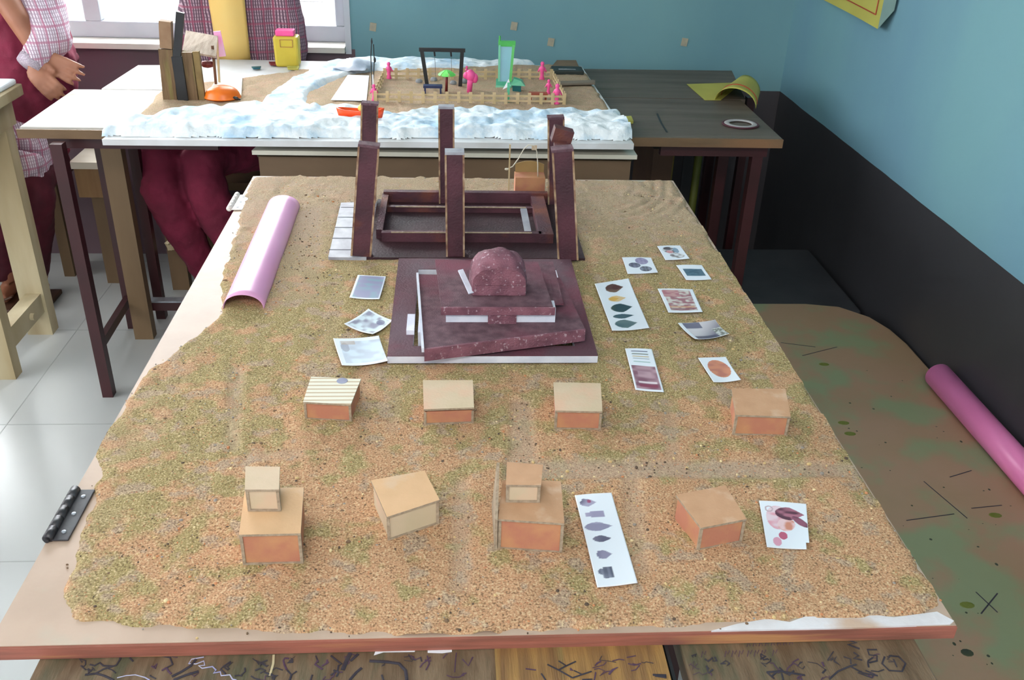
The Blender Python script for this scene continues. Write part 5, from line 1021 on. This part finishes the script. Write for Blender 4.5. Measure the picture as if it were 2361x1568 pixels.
for s__ in (-1, 1):
    kx = -1.52+s__*.06; l_.tube([(kx, 3.36, .52), (kx, 3.20, .49), (kx-.01, 3.19, .40), (kx-.04, 3.22, .26), (kx-.09, 3.26, .10)], [.09, .085, .082, .065, .055], 16)
remesh('trousers', l_, mat('dark_maroon_cotton', (92, 20, 40), (72, 16, 32), 10, .85), A, .008, 4, .015)
for s__ in (-1, 1): kx = -1.57+s__*.06; part('sandal', MB().box(kx-.035, kx+.035, 3.12, 3.30, 0, .018).beam((kx-.034, 3.17, .02), (kx+.034, 3.17, .05), .02, .006), mat('brown_leather', (84, 56, 40), None, 12, .5), A, bevel=.005)
# bench under the left student
t = thing('wooden_bench', 'low wooden bench under the maroon-vested person at the left', 'bench', (-1.55, 3.48, 0)); part('seat', MB().box(-2.1, -1.45, 3.42, 3.60, .40, .43), m_wood, t)
for x in (-2.05, -1.5): part('leg', MB().box(x-.02, x+.02, 3.45, 3.57, 0, .40), m_wood, t)

# student seated behind the far desks
Bp = thing('person', 'person in checked tunic and maroon trousers seated below the window', 'person', (-.75, 3.5, 0)); cx = -.745
b = MB(); b.tube([(cx, 3.54, .50), (cx, 3.555, .75), (cx, 3.56, 1.0), (cx, 3.56, 1.14), (cx, 3.55, 1.20)], [.07, .062, .062, .064, .05], 18); b.tube([(cx, 3.55, 1.17), (cx, 3.54, 1.27)], [.045, .042], 12)
b2 = head(Bp, (cx, 3.53, 1.36)); o_ = len(b.v); b.v += b2.v; b.f += [tuple(i+o_ for i in f) for f in b2.f]; b.mi += [0]*len(b2.f)
for s_ in (-1, 1):
    sh = Vector((cx+s_*.15, 3.55, 1.14)); el = Vector((cx+s_*.165, 3.54, .88)); wr = Vector((cx+s_*.10, 3.50, .66)); b.tube([sh-Vector((s_*.05, 0, 0)), sh, el, wr], [.05, .045, .035, .025], 12); hand(b, wr, (-s_*.3, -.5, -.3), (0, -.3, 1), .85, .4, .1, -s_)
    kn = Vector((-1.0 if s_ < 0 else -.85, 3.14, .575)); b.tube([(cx+s_*.07, 3.50, .52), kn, kn+Vector((.06, .04, -.25)), kn+Vector((.10, .09, -.48))], [.068, .048, .042, .034], 14); f0 = kn+Vector((.10, .08, -.51)); b.tube([f0, f0+Vector((-.01, -.10, -.012))], [.034, .026], 10)
remesh('body', b, m_skin, Bp, .008, 3); face(Bp, (cx, 3.53, 1.36))
u_ = MB()
rows = [(.585, .165, .075), (.66, .16, .075), (.80, .165, .07), (.90, .172, .07), (1.0, .165, .075), (1.1, .16, .075), (1.17, .12, .06)]
u_.lathe((cx, 3.555, 0), [(r_, z_) for z_, r_, _ in rows], 28, 1, .50); 
for s_ in (-1, 1): u_.tube([(cx+s_*.13, 3.555, 1.14), (cx+s_*.165, 3.54, .98), (cx+s_*.17, 3.54, .88), (cx+s_*.10, 3.50, .68)], [.06, .058, .06, .06], 16)
remesh('tunic', u_, m_tunic, Bp, .008, 3, .014)
l_ = MB()
for s_, kx in ((-1, -1.0), (1, -.85)):
    l_.tube([(cx+s_*.07, 3.50, .54), (kx+.03, 3.28, .575), (kx, 3.15, .565), (kx+.012, 3.12, .50), (kx+.04, 3.15, .36), (kx+.09, 3.20, .18), (kx+.10, 3.22, .10)], [.10, .092, .074, .072, .068, .055, .045], 18)
remesh('trousers', l_, m_mfab, Bp, .008, 4, .015)
t = thing('wooden_bench', 'low wooden bench under the person seated below the window', 'bench', (-.75, 3.56, 0)); part('seat', MB().box(-1.0, -.5, 3.49, 3.63, .35, .38), m_wood, t)
for x in (-.95, -.55): part('leg', MB().box(x-.02, x+.02, 3.51, 3.61, 0, .35), m_wood, t)
# yellow sheet held upright
y = 3.455; rows = []
for i in range(5):
    z_ = FZ+.002+(.34)*i/4; row = []
    for j in range(13):
        f = j/12; xx = lerp(atY(lerp(502, 486, i/4*.6), 130, y).x, atY(577, 130, y).x, f); row.append((xx, y-.018*math.sin(math.pi*f)-.0, z_))
    rows.append(row)
single('yellow_sheet', MB().grid(rows), m_yellowc, 'tall bent yellow chart sheet standing before the checked tunic', 'chart paper', (-.75, y, FZ), True, solid=.0015)
